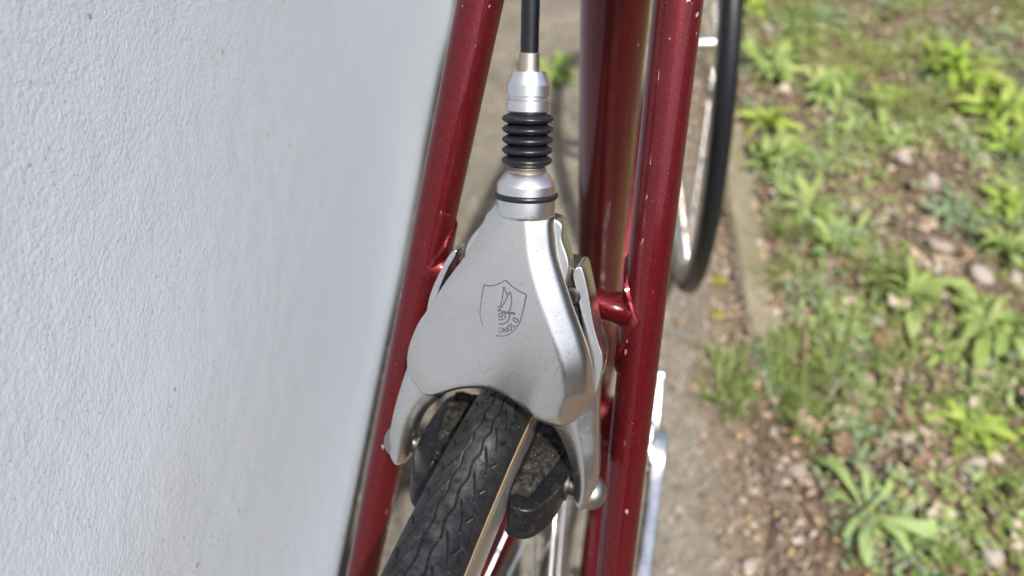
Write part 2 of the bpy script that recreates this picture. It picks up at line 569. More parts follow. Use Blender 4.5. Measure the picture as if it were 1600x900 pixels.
# kerb: a row of narrow concrete edging stones, one object each
kerb = None
kd = np.array([kerb_x(1.0) - kerb_x(0.0), 1.0])
kd /= np.linalg.norm(kd)
kn = np.array([kd[1], -kd[0]])
for i, (y0, y1) in enumerate([(-0.6, 0.04), (0.05, 0.765), (0.775, 1.49), (1.50, 2.2), (2.21, 2.9)]):
    top = 0.017 if i >= 2 else -0.003
    t = np.linspace(0, 1, 40)
    V, F = [], []
    prof = [(0, -0.05), (0, top - 0.006), (0.006, top), (0.046, top), (0.052, top - 0.006), (0.052, -0.05)]
    for q in t:
        y = y0 + (y1 - y0) * q
        base = np.array([kerb_x(y), y])
        for a, z in prof:
            jit = 0.004 * (vnoise(np.array(y * 60), np.array(a * 200 + z * 300), 9) - 0.5)
            p = base + kn * (a + jit)
            V.append((p[0], p[1], z + jit * 0.7))
    for q in range(len(t) - 1):
        for a in range(5):
            F.append((q * 6 + a, q * 6 + a + 1, q * 6 + a + 7, q * 6 + a + 6))
    F.append(tuple(range(6))[::-1])
    F.append(tuple(range((len(t) - 1) * 6, len(t) * 6)))
    if kerb is None:
        kerb = obj('kerb', (V, F), M['kerb'], None, k=1.0, kind='structure')
    else:
        obj('kerb_stone', (V, F), M['kerb'], kerb, k=1.0)

# wall: a rendered, painted facade that ends in a drip edge above a set-back concrete plinth
wd = np.array([wall_x(1.0) - wall_x(0.0), 1.0])
wd /= np.linalg.norm(wd)
wn = np.array([wd[1], -wd[0]])                   # towards the path
EDGE = 0.357
wo = np.array([-0.083, 0.0])
prof = [(0.0, 2.6), (0.0, EDGE + 0.16), (0.0006, EDGE + 0.09), (0.0025, EDGE + 0.05), (0.0036, EDGE + 0.03), (0.0036, EDGE + 0.012), (0.0024, EDGE + 0.004), (0.0, EDGE), (-0.035, EDGE + 0.002), (-0.30, EDGE + 0.002), (-0.30, 2.6)]
tw = np.concatenate([[-2.5, -1], np.arange(-0.3, 2.6, 0.02), [3.2, 5.5]])
m_ = len(prof)
V, F = [], []
for q in tw:
    for a, z in prof:
        near = math.exp(-((z - EDGE) / 0.05) ** 2) if a >= 0 else 0.0
        wob = near * 0.005 * (float(vnoise(np.array(q * 9.0), np.array(z * 30), 4)) - 0.5)
        p = wo + wd * q + wn * (a + wob)
        V.append((p[0], p[1], z))
for q in range(len(tw) - 1):
    for a in range(m_):
        F.append((q * m_ + a, q * m_ + (a + 1) % m_, q * m_ + m_ + (a + 1) % m_, q * m_ + m_ + a))
F.append(tuple(range(m_)))
F.append(tuple(range((len(tw) - 1) * m_, len(tw) * m_))[::-1])
wall = obj('wall', (V, F), M['wall'], None, k=1.0, sharp=70)
wall['label'] = 'pale bluish white wall with fine pitted render running beside the path'
wall['category'] = 'wall'
V, F = [], []
po = np.array([wall_x(0.0) - 0.04, 0.0])
for q in (-2.5, 5.5):
    for a, z in ((0, -0.05), (0, EDGE + 0.001), (-0.2, EDGE + 0.001), (-0.2, -0.05)):
        p = po + wd * q + wn * a
        V.append((p[0], p[1], z))
F = [(0, 1, 5, 4), (1, 2, 6, 5), (2, 3, 7, 6), (3, 0, 4, 7), (0, 3, 2, 1), (4, 5, 6, 7)]
obj('plinth', (V, F), M['kerb'], wall, k=1.0, smooth=False)

# ---------------------------------------------------------------- the bicycle (millimetres; rear axle above the origin)
bike = thing('bicycle', 'dark metallic red road bicycle with a triangular silver rear brake parked beside the white wall', 'bicycle')
AX = 335.0
ST = np.array([0, 241., 465.])
SD = ST / np.linalg.norm(ST)
B0 = ST * 0.68 + [0, 0, AX]
sv = SD
nv = np.array([0, -SD[2], SD[1]])
def bk(u, v, w):
    u, v, w = (np.asarray(a, float) for a in (u, v, w))
    return np.stack([u + 0 * w, B0[1] + sv[1] * v + nv[1] * w, B0[2] + sv[2] * v + nv[2] * w], -1)
def up(p):
    return np.asarray(p, float) + [0, 0, AX]

# frame tubes
def tube_obj(name, a, b, ra, rb, n, parent, k=24):
    """straight tube whose local Z is its own axis"""
    a, b = np.asarray(a, float), np.asarray(b, float)
    L_ = np.linalg.norm(b - a)
    me = mesh(name, *lathe([(ra + (rb - ra) * q, L_ * q) for q in np.linspace(0, 1, k)], (0, 0, 0), (0, 0, 1), n), M['tube_paint'], True, 40)
    o = link(name, me, parent)
    o.location = Vector(a.tolist()) * 0.001
    o.rotation_mode = 'QUATERNION'
    o.rotation_quaternion = Vector((b - a).tolist()).to_track_quat('Z', 'Y')
    return o
BB = np.array([0, 414., -70.])
SEAT = np.array([0, 262., 465.])
tube_obj('seat_tube', up(BB), up(SEAT + (SEAT - BB) * 0.05), 14.256, 14.256, 64, bike)
stays = []
for sgn in (-1, 1):
    a, b = np.array([sgn * 72.575, 0, 0]), np.array([sgn * 24.143, 241, 465])
    pth = seg(up(a - (b - a) * 0.0), up(b + (b - a) * 0.03), 40)
    rr = 5.753 + (7.581 - 5.753) * np.linspace(0, 1.03, 40)
    st = tube_obj('seat_stay', pth[0], pth[-1], rr[0], rr[-1], 56, bike, 40)
    st_inv = st.matrix_basis.inverted()
    stays.append(st)
    # pointed reinforcing plate brazed around the inner side of the stay where the bridge meets it
    x, y, d = frame_for(b - a)
    tm = 0.695
    ctr = up(a + (b - a) * tm)
    rad = 5.753 + (7.581 - 5.753) * tm
    inward = np.array([-sgn, 0, 0]) - d * (np.array([-sgn, 0, 0]) @ d)
    inward /= np.linalg.norm(inward)
    side = np.cross(d, inward)
    V, F = [], []
    nu, nw = 25, 17
    for i in range(nu):
        ph = (i / (nu - 1) * 2 - 1)
        half = 22.0 * (1 - abs(ph)) ** 1.15 + 0.15
        for j in range(nw):
            q = (j / (nw - 1) * 2 - 1)
            edge = min(1.0, (1 - abs(q)) * half / 1.1, (1 - abs(ph)) * 14)
            rr_ = rad - 0.35 + 1.45 * math.sqrt(max(0, edge * (2 - edge)))
            an = ph * math.radians(88)
            V.append(ctr + d * (q * half - 1.0) + rr_ * (math.cos(an) * inward + math.sin(an) * side))
    for i in range(nu - 1):
        for j in range(nw - 1):
            F.append((i * nw + j, i * nw + j + 1, (i + 1) * nw + j + 1, (i + 1) * nw + j))
    lg = obj('lug', (V, F), M['paint'], st, sharp=60)
    lg.data.transform(st_inv)
bw = 72.575 + (24.143 - 72.575) * 0.695 - 4
bc = up(ST * 0.695)
bx = np.linspace(-bw, bw, 41)
br = 5.3 + 2.2 * np.clip((np.abs(bx) - bw + 8) / 8, 0, 1) ** 2
obj('brake_bridge', tube(np.stack([bx, bc[1] + 0 * bx, bc[2] + 0 * bx], 1), br, 40), M['paint'], bike)
for sgn in (-1, 1):
    p = resample([(sgn * 64, 6, 0), (sgn * 52, 120, -20), (sgn * 34, 260, -45), (sgn * 24, 405, -68)], 30)
    obj('chain_stay', tube(up(p), np.linspace(6.5, 11, 30), 32), M['paint'], bike)
HB, HT = np.array([0, 824., 336.]), np.array([0, 783., 470.])
obj('head_tube', tube(seg(up(HB), up(HT), 6), 17, 40), M['paint'], bike)
obj('down_tube', tube(seg(up(BB), up(HB + [0, -8, 30]), 16), 14.3, 48), M['paint'], bike)
obj('top_tube', tube(seg(up(SEAT + [0, 4, -14]), up(HT + [0, -4, -16]), 16), 12.7, 48), M['paint'], bike)
obj('bottom_bracket', lathe([(15, -35), (19.5, -34), (19.5, 34), (15, 35)], up(BB - [0, 6, 8]), (1, 0, 0), 48), M['paint'], bike)
for sgn in (-1, 1):
    obj('dropout', slab([(-12, -12), (14, -8), (16, 6), (2, 14), (-14, 8)], -2, 2, 0.6, lambda u, v, w, s=sgn: np.stack([s * 66 + w, u, v + AX], -1), 40), M['paint'], bike)

# ---- rear brake: core with cover plate, arms, links, pads and cable adjuster
core = obj('brake_caliper', slab([(-9, 40.5), (9.4, 41), (12.2, 35), (15.8, 26), (13, 12), (9, -6), (-9, -6), (-14, 12), (-17, 26), (-13, 35)], 21.5, 29.8, 0.8, bk, 100), M['alu'], bike)
obj('mounting_bolt', lathe([(4, -10), (4, 12), (6.5, 12), (6.5, 15)], bk(0, 3, 0), nv, 24), M['darksteel'], core)

cl = [(-8.8, 42.8), (-10.3, 39.6), (-12.2, 34.5), (-13.9, 29.6), (-16.7, 23.5), (-21.1, 15.4), (-26.0, 5.0), (-28.9, -0.9), (-31.0, -7.9), (-31.7, -13.6), (-30.9, -18.9), (-28.3, -23.0)]
cb = [(-28.3, -23.0), (-25.7, -24.3), (-22.3, -24.0), (-18.0, -22.0), (-14.0, -19.0), (-10.3, -17.0), (-5.8, -15.5), (-1.4, -14.9), (3.0, -15.7), (7.2, -17.4), (12.4, -20.4), (16.8, -22.5), (21.2, -22.9), (25.4, -21.0), (28.6, -17.2)]
cr = [(7.7, 44.0), (8.9, 40.1), (10.9, 32.5), (13.7, 25.8), (16.9, 19.4), (19.8, 13.7), (24.4, 5.1), (27.1, -1.0), (28.9, -7.6), (29.6, -12.2), (28.6, -17.2)]
ct = [(-8.8, 42.8), (-5, 43.3), (0, 43.6), (4, 43.9), (7.7, 44.0)]
NU, NV = 72, 72
Lc, Rc = resample(cl, NV), resample(cr, NV)
Tc, Bc = resample(ct, NU), resample(cb, NU)
uu, vv = np.linspace(0, 1, NU), np.linspace(0, 1, NV)
# cluster columns and rows towards the edges
GU, GV = np.meshgrid(uu, vv)
CP = ((1 - GU)[..., None] * Lc[:, None] + GU[..., None] * Rc[:, None] + (1 - GV)[..., None] * Tc[None] + GV[..., None] * Bc[None]
      - ((1 - GU) * (1 - GV))[..., None] * Tc[0] - (GU * (1 - GV))[..., None] * Tc[-1] - ((1 - GU) * GV)[..., None] * Bc[0] - (GU * GV)[..., None] * Bc[-1])
def dist_to(P, poly):
    d = np.full(P.shape[:-1], 1e9)
    for a, b in zip(poly[:-1], poly[1:]):
        e = b - a
        t = np.clip(((P - a) @ e) / (e @ e + 1e-9), 0, 1)
        d = np.minimum(d, np.linalg.norm(P - a - t[..., None] * e, axis=-1))
    return d
def cover_w(P):
    P = np.asarray(P, float)
    dl = dist_to(P, resample(cl, 80))
    dr = dist_to(P, resample(cr, 80))
    dt = dist_to(P, Tc)
    db = dist_to(P, Bc)
    bev = lambda d, wdt, drop, ex: drop * np.clip(1 - d / wdt, 0, 1) ** ex
    def roll(d, wdt, drop):
        q = np.clip(1 - d / wdt, 0, 1)                      # quick fillet, flat slope, rounded rim
        f = 0.30
        y = np.where(q < f, q * q / (2 * f), q - f / 2)
        return drop * (y / (1 - f / 2) + 0.5 * np.clip((q - 0.75) / 0.25, 0, 1) ** 2.5) / 1.5
    lobe = np.clip((np.abs(P[..., 0]) - 14) / 8, 0, 1)
    return (37.4 - 0.0032 * P[..., 0] ** 2 - 0.0010 * (P[..., 1] - 6) ** 2 - bev(dl, 8.5, 3.6, 2.0) - roll(dr, 8.0, 5.4) - bev(dt, 3.2, 1.6, 1.5)
            - bev(db, 1.6, 0.9, 2) - lobe * bev(db, 5, 1.0, 2))
CW = cover_w(CP)
V = bk(CP[..., 0].ravel(), CP[..., 1].ravel(), CW.ravel())
idx = np.arange(NU * NV).reshape(NV, NU)
F = [tuple(q) for q in np.stack([idx[:-1, :-1], idx[1:, :-1], idx[1:, 1:], idx[:-1, 1:]], -1).reshape(-1, 4)]
border = list(idx[:, 0]) + list(idx[-1, 1:]) + list(idx[::-1, -1][1:]) + list(idx[0, ::-1][1:-1])
bP, bW = CP.reshape(-1, 2)[border], CW.ravel()[border]
nb = len(border)
loops = [border]
for kk, (ins, dw) in enumerate([(-0.10, 0.3), (-0.05, 0.9), (0.0, 1.8), (1.2, 1.8)]):
    q = offset_loop(bP, ins)
    base = len(V)
    V = np.vstack([V, bk(q[:, 0], q[:, 1], bW - dw)])
    loops.append(list(range(base, base + nb)))
for A_, B_ in zip(loops[:-1], loops[1:]):
    for i in range(nb):
        F.append((A_[i], B_[i], B_[(i + 1) % nb], A_[(i + 1) % nb]))
F.append(tuple(loops[-1]))
obj('cover_plate', (V, F), M['cover'], core, sharp=50)

# engraved crest on the cover, thin flat lines
def ribbon(pts, wd_, n=24, fade=None):
    P = resample(pts, n)
    T = np.gradient(P, axis=0)
    T /= np.linalg.norm(T, axis=1, keepdims=True)
    Nn = np.stack([-T[:, 1], T[:, 0]], 1)
    wd_ = wd_ * 1.4
    wdt = np.full(n, wd_) if fade is None else np.interp(np.linspace(0, 1, n), [0, 1], [wd_, wd_ * fade])
    A, B = P + Nn * wdt[:, None] / 2, P - Nn * wdt[:, None] / 2
    Q = np.concatenate([A, B])
    V = bk(Q[:, 0], Q[:, 1], cover_w(Q) + 0.05)
    return V, [(i, n + i, n + i + 1, i + 1) for i in range(n - 1)]
def arc(c, r, a0, a1, n=16):
    a = np.radians(np.linspace(a0, a1, n))
    return [(c[0] + r * math.cos(q), c[1] + r * math.sin(q)) for q in a]
cr_ = [ribbon([(-7.8, 19.0), (-6.3, 19.05), (-4.6, 19.6), (-2.9, 20.7), (-1.4, 22.0)], 0.24),
       ribbon([(-1.4, 22.0), (0.6, 20.6), (2.8, 19.6), (5.4, 18.9)], 0.28),
       ribbon([(5.4, 18.9), (5.25, 15.2), (4.9, 11.1), (4.15, 8.4), (2.7, 6.1), (0.8, 4.6), (-1.9, 4.0)], 0.34, 40, 0.5),
       ribbon([(-7.8, 19.0), (-7.95, 14.4), (-7.8, 10.0), (-7.2, 7.9), (-6.3, 6.2)], 0.26, 30, 0.35),
       ribbon([(-2.7, 13.3), (-1.9, 13.6), (-1.6, 16.9), (-1.75, 19.7), (-0.9, 18.5), (-0.15, 17.3)], 0.26, 40),
       ribbon([(-2.4, 11.8), (-0.9, 14.7), (-0.1, 17.3), (0.4, 18.7), (1.0, 17.2), (1.35, 15.6), (1.25, 13.4), (0.7, 12.2)], 0.28, 50),
       ribbon([(-1.2, 11.95), (3.0, 12.35)], 0.55, 6),
       ribbon(arc((-1.35, 10.8), 0.6, 0, 359, 30), 0.3, 40),
       ribbon(arc((-1.35, 10.8), 1.45, -110, 130), 0.24, 30),
       ribbon(arc((-1.35, 10.8), 2.75, -95, 25), 0.3, 30)]
def glyph(strokes, pos, ang, size=1.55, wd_=0.28):
    out = []
    c, s = math.cos(math.radians(ang)), math.sin(math.radians(ang))
    for st in strokes:
        pts = [(pos[0] + size * (c * (x - 0.35) - s * (y - 0.5)), pos[1] + size * (s * (x - 0.35) + c * (y - 0.5))) for x, y in st]
        # straight strokes keep their corners
        if len(pts) <= 4:
            for a, b in zip(pts[:-1], pts[1:]):
                out.append(ribbon([a, b], wd_, 4))
        else:
            out.append(ribbon(pts, wd_, 28))
    return out
O_ = [[(0.35 + 0.36 * math.cos(q), 0.5 + 0.5 * math.sin(q)) for q in np.linspace(0, 2 * np.pi, 14)]]
G_ = [[(0.35 + 0.36 * math.cos(q), 0.5 + 0.5 * math.sin(q)) for q in np.linspace(0.8, 5.9, 12)], [(0.69, 0.2), (0.69, 0.5), (0.42, 0.5)]]
N_ = [[(0.02, 0), (0.02, 1), (0.68, 0), (0.68, 1)]]
L_ = [[(0.1, 1), (0.1, 0), (0.65, 0)]]
for gl, ps, an, wd_ in ((G_, (-0.62, 6.05), 8, 0.16), (N_, (0.72, 6.5), 22, 0.24), (O_, (1.9, 7.45), 36, 0.27), (L_, (2.75, 8.8), 52, 0.27), (O_, (3.4, 10.35), 66, 0.3)):
    cr_ += glyph(gl, ps, an, 1.6, wd_)
obj('crest', join(cr_), M['ink'], core)

# arms
def rail_arm(outer, inner, sgn, n=60, m=48):
    """rounded bar between two rails in the plane of the brake"""
    A, B = resample(outer, n), resample(inner, n)
    a = np.linspace(0, 2 * np.pi, m, endpoint=False) + 0.05
    ca = np.sign(np.cos(a)) * np.abs(np.cos(a)) ** 0.72
    sa = np.sign(np.sin(a)) * np.abs(np.sin(a)) ** 0.66
    V = []
    for i in range(n):
        t = i / (n - 1)
        h = (A[i] - B[i]) / 2
        c = (A[i] + B[i]) / 2
        end = math.sqrt(max(0.02, 1 - max(0, (t - 0.93) / 0.07) ** 2))
        w1 = 27.0 - 0.3 * t
        w1 -= 3.5 * max(0, 1 - t / 0.16) ** 1.5
        dh = (w1 - 17.0) / 2 * (0.35 + 0.65 * end)
        # a soft ridge runs down the middle of the front
        ridge = 0.9 * np.clip(sa, 0, 1) * np.exp(-(ca / 0.42) ** 2)
        p = c + ca[:, None] * h * (0.5 + 0.5 * end if end < 1 else 1)
        V.append(bk(p[:, 0], p[:, 1], 17.0 + (w1 - 17.0) / 2 + sa * dh + ridge))
    V = np.concatenate(V)
    F = [(i * m + j, i * m + (j + 1) % m, (i + 1) * m + (j + 1) % m, (i + 1) * m + j) for i in range(n - 1) for j in range(m)]
    F += [tuple(range(m))[::-1], tuple(range((n - 1) * m, n * m))]
    return V, F
armR_o = [(29.2, 2.0), (30.6, -4.0), (31.2, -12.2), (33.1, -24.0), (35.2, -35.9), (36.2, -43.0), (35.9, -50.5), (34.5, -54.8), (33.0, -56.2)]
armR_i = [(12.0, -2.0), (13.0, -12.0), (16.0, -25.0), (20.6, -31.0), (24.0, -36.0), (26.7, -42.0), (28.7, -48.0), (29.8, -53.5), (31.4, -56.0)]
armL_o = [(-27.5, -2.0), (-29.5, -7.5), (-32.2, -14.0), (-34.0, -21.9), (-36.0, -32.8), (-37.2, -43.9), (-36.9, -52.0), (-35.6, -56.4), (-34.0, -57.8)]
armL_i = [(-12.0, -4.0), (-13.5, -14.0), (-19.0, -26.6), (-23.5, -32.3), (-26.3, -37.4), (-28.0, -44.1), (-28.6, -50.6), (-29.6, -55.8), (-31.6, -57.8)]
wingR = [(16.4, 24.6), (17.9, 27.3), (19.5, 25.8), (22.2, 19.3), (25.5, 9.9), (28.1, 4.3), (30.0, 0.7), (30.8, -4.0), (30.2, -12), (27.0, -12), (24.2, -2), (22.4, 8), (18.9, 18)]
wingL = [(-21.6, 23.2), (-22.9, 22.6), (-24.3, 20.2), (-25.9, 16.0), (-27.6, 10.8), (-28.8, 5.4), (-29.2, 0.0), (-29.0, -8.0), (-26.5, -8), (-26.3, 2), (-25.6, 9), (-23.6, 16.5), (-21.8, 21)]
for sgn, ro, ri, wg in ((1, armR_o, armR_i, wingR), (-1, armL_o, armL_i, wingL)):
    obj('brake_arm', join([rail_arm(ro, ri, sgn), slab(wg, 13.5, 26.2 if sgn > 0 else 23.2, 0.35, bk, 160)]), M['alu'], core, sharp=62)
# greasy linkage plates and screws in the gap between cover and arms
for sgn in (-1, 1):
    obj('link_plate', slab([(sgn * 11, 24), (sgn * 17, 25.5), (sgn * 21, 15), (sgn * 25, 4), (sgn * 20, -2), (sgn * 12, 8)], 10, 24.0, 0.8, bk, 60), M['grease'], core)
    obj('link_pin', lathe([(2.9, 0), (2.9, 2.6), (2.2, 3.3), (1.2, 3.3), (1.0, 2.6), (0.01, 2.6)], bk(sgn * 17.3, 17.5, 23.5), nv, 24), M['darksteel'], core)
    obj('acorn_nut', lathe([(5.7, -4), (5.8, 0.0)] + [(5.8 * math.cos(a), 0.0 + 5.2 * math.sin(a)) for a in np.linspace(0.15, 1.5, 9)], bk(sgn * 34.8, -51.2, 20.5), (sgn, 0, 0), 32), M['nut'], core)
    # pad carrier: shoe lies along the rim
    pc = bk(sgn * 0.0, -53.5, 19.5)
    ry, rz = pc[1], pc[2] - AX
    rl = math.hypot(ry, rz)
    e_r = np.array([0, ry / rl, rz / rl])
    e_t = np.array([0, -e_r[2], e_r[1]])          # rearwards along the rim
    cen = np.array([0, 0, AX]) + e_r * 307.5
    fn = lambda u, v, w, s=sgn, c=cen: c + np.stack([s * v, 0 * v, 0 * v], -1) + u[:, None] * e_t + w[:, None] * e_r
    nt2, nx2 = 70, 28
    tq = np.linspace(-29, 20, nt2)
    xo = np.interp(tq, [-29, -20, -8, 8, 20], [24.0, 24.6, 22.8, 19.2, 16.8])
    TQ = np.repeat(tq[:, None], nx2, 1)
    XQ = 10.7 + (xo[:, None] - 10.7) * np.linspace(0, 1, nx2)[None]
    sd_ = 31 if sgn > 0 else 57
    HQ = (6.4 + 1.0 * (vnoise(TQ / 4.5 + 50, XQ / 3 + 50, sd_) - 0.5) + 0.7 * (vnoise(TQ / 1.6 + 90, XQ / 1.4 + 90, sd_ + 1) - 0.5) + 0.6 * (vnoise(TQ / 0.7 + 90, XQ / 0.7 + 90, sd_ + 2) - 0.5)
          - 1.6 * np.clip(1 - (XQ - 10.7) / 1.6, 0, 1) ** 2 - 1.2 * np.clip((XQ - xo[:, None] + 1.6) / 1.6, 0, 1) ** 2 - 1.6 * np.clip((np.abs(TQ + 4.5) - 22.5) / 2, 0, 1) ** 2)
    V = fn(TQ.ravel(), XQ.ravel(), HQ.ravel())
    gi = np.arange(nt2 * nx2).reshape(nt2, nx2)
    F = [tuple(q) for q in np.stack([gi[:-1, :-1], gi[1:, :-1], gi[1:, 1:], gi[:-1, 1:]], -1).reshape(-1, 4)]
    rim_i = list(gi[:, 0]) + list(gi[-1, 1:]) + list(gi[::-1, -1][1:]) + list(gi[0, ::-1][1:-1])
    nb_ = len(V)
    V = np.vstack([V, fn(TQ.ravel()[rim_i], XQ.ravel()[rim_i], np.full(len(rim_i), -7.0))])
    for q in range(len(rim_i)):
        q2 = (q + 1) % len(rim_i)
        F.append((rim_i[q], nb_ + q, nb_ + q2, rim_i[q2]))
    F.append(tuple(range(nb_, nb_ + len(rim_i))))
    if sgn < 0:
        F = [f[::-1] for f in F]
    pad = obj('brake_pad', (V, F), M['grime'], core, sharp=70)
    obj('pad_holder', slab([(-27, 23.2), (-18, 23.6), (-6, 21.5), (6, 18.6), (15, 15.8), (18, 12.2), (22.5, 11.2), (26, 12.6), (26.5, 17), (23.5, 21.0), (15, 24.6), (4, 26.2), (-10, 27.2), (-20, 27.2), (-27, 26)], -7.8, 4.2, 1.2, fn, 110), M['pad'], core)
    obj('pad_stud', lathe([(5.5, 0), (5.5, 4), (3.4, 4.2), (3.4, 12)], bk(sgn * 23.0, -50.6, 20.5), (sgn, 0, 0), 24), M['darksteel'], core)

# cable adjuster
axu = np.array([-0.128, 0.0])
a0 = bk(-0.2, 42.6, 29.5)
adir = bk(-0.2 - 0.128 * 10, 52.6, 29.5) - a0
adir /= np.linalg.norm(adir)
obj('adjuster_collar', lathe([(8.0, -2.2), (8.6, -1.4), (8.7, 0.3), (8.7, 3.0), (8.35, 3.2), (8.35, 4.6), (8.7, 4.8), (8.7, 7.2), (8.45, 7.7), (6.1, 10.6), (5.7, 10.8)], a0, adir, 56), M['barrel'], core, sharp=25)
th = np.linspace(0, 2 * np.pi, 13)[:-1]
obj('o_ring', lathe([(8.5 + 0.95 * math.cos(a), 3.9 + 0.95 * math.sin(a)) for a in np.linspace(-np.pi, np.pi, 13)], a0, adir, 56, False), M['boot'], core)
obj('retaining_ring', lathe([(5.6, 10.2), (5.7, 11.6), (5.2, 12.0), (5.2, 12.6)], a0, adir, 40), M['steel'], core)
pr = [(5.0, 11.8)]
for i in range(5):
    h = 12.6 + i * 2.95
    for a in np.linspace(0, 1, 9):
        pr.append((5.35 + 2.0 * math.sin(math.pi * a) ** 0.85 * (1.06 if i == 4 else 1), h + 2.95 * a))
pr += [(5.3, 27.6), (5.3, 28.6)]
obj('rubber_bellows', lathe(pr, a0, adir, 56), M['boot'], core, sharp=80)
obj('barrel_nut', lathe([(5.2, 27.6), (6.0, 27.9), (6.2, 28.2), (6.2, 31.0), (5.95, 31.2), (5.6, 31.4), (5.6, 32.2), (6.2, 32.4), (6.2, 35.2), (6.0, 35.5), (4.7, 38.8), (4.4, 38.9), (3.4, 38.7)], a0, adir, 56), M['barrel'], core, sharp=25)
obj('ferrule', lathe([(2.9, 38.2), (2.9, 43.6), (2.7, 43.8), (2.3, 43.8)], a0, adir, 36), M['steel'], core)
p1 = a0 + adir * 43.3
p2 = a0 + adir * 62
p3 = a0 + adir * 95 + np.array([-2, 4, 0])
p4 = up([-14, 262, 520])
p5 = up([-14, 330, 490])
p6 = up([-10, 430, 474])
cab = resample([p1, a0 + adir * 52, p2, a0 + adir * 80, p3, p4, p5, p6], 120)
hsr = np.full(120, 2.55)
obj('brake_cable', tube(cab, hsr + 0.03 * np.sin(np.arange(120) * 1.9), 28), M['cable'], bike)

# ---- wheels
spoke_me = mesh('spoke', *lathe([(1.0, 0), (1.0, 1)], (0, 0, 0), (0, 0, 1), 8), M['spoke'], True, 60, k=1.0)
def wheel_frame(cen, ax, fwd):
    ax, fwd = np.asarray(ax, float), np.asarray(fwd, float)
    u_ = np.cross(ax, fwd)
    return np.asarray(cen, float), ax / np.linalg.norm(ax), fwd / np.linalg.norm(fwd), u_ / np.linalg.norm(u_)

def ring(prof, fr, phis, closed=True):
    """prof: closed or open list of (radius, lateral)"""
    c, ax, fw, u_ = fr
    P = np.asarray(prof, float)
    er = np.cos(phis)[:, None] * fw + np.sin(phis)[:, None] * u_
    V = c + P[None, :, 0, None] * er[:, None, :] + P[None, :, 1, None] * ax
    n, m = len(phis), len(P)
    F = []
    for i in range(n):
        i2 = (i + 1) % n
        for j in range(m if closed else m - 1):
            j2 = (j + 1) % m
            F.append((i * m + j, i * m + j2, i2 * m + j2, i2 * m + j))
    return V.reshape(-1, 3), F

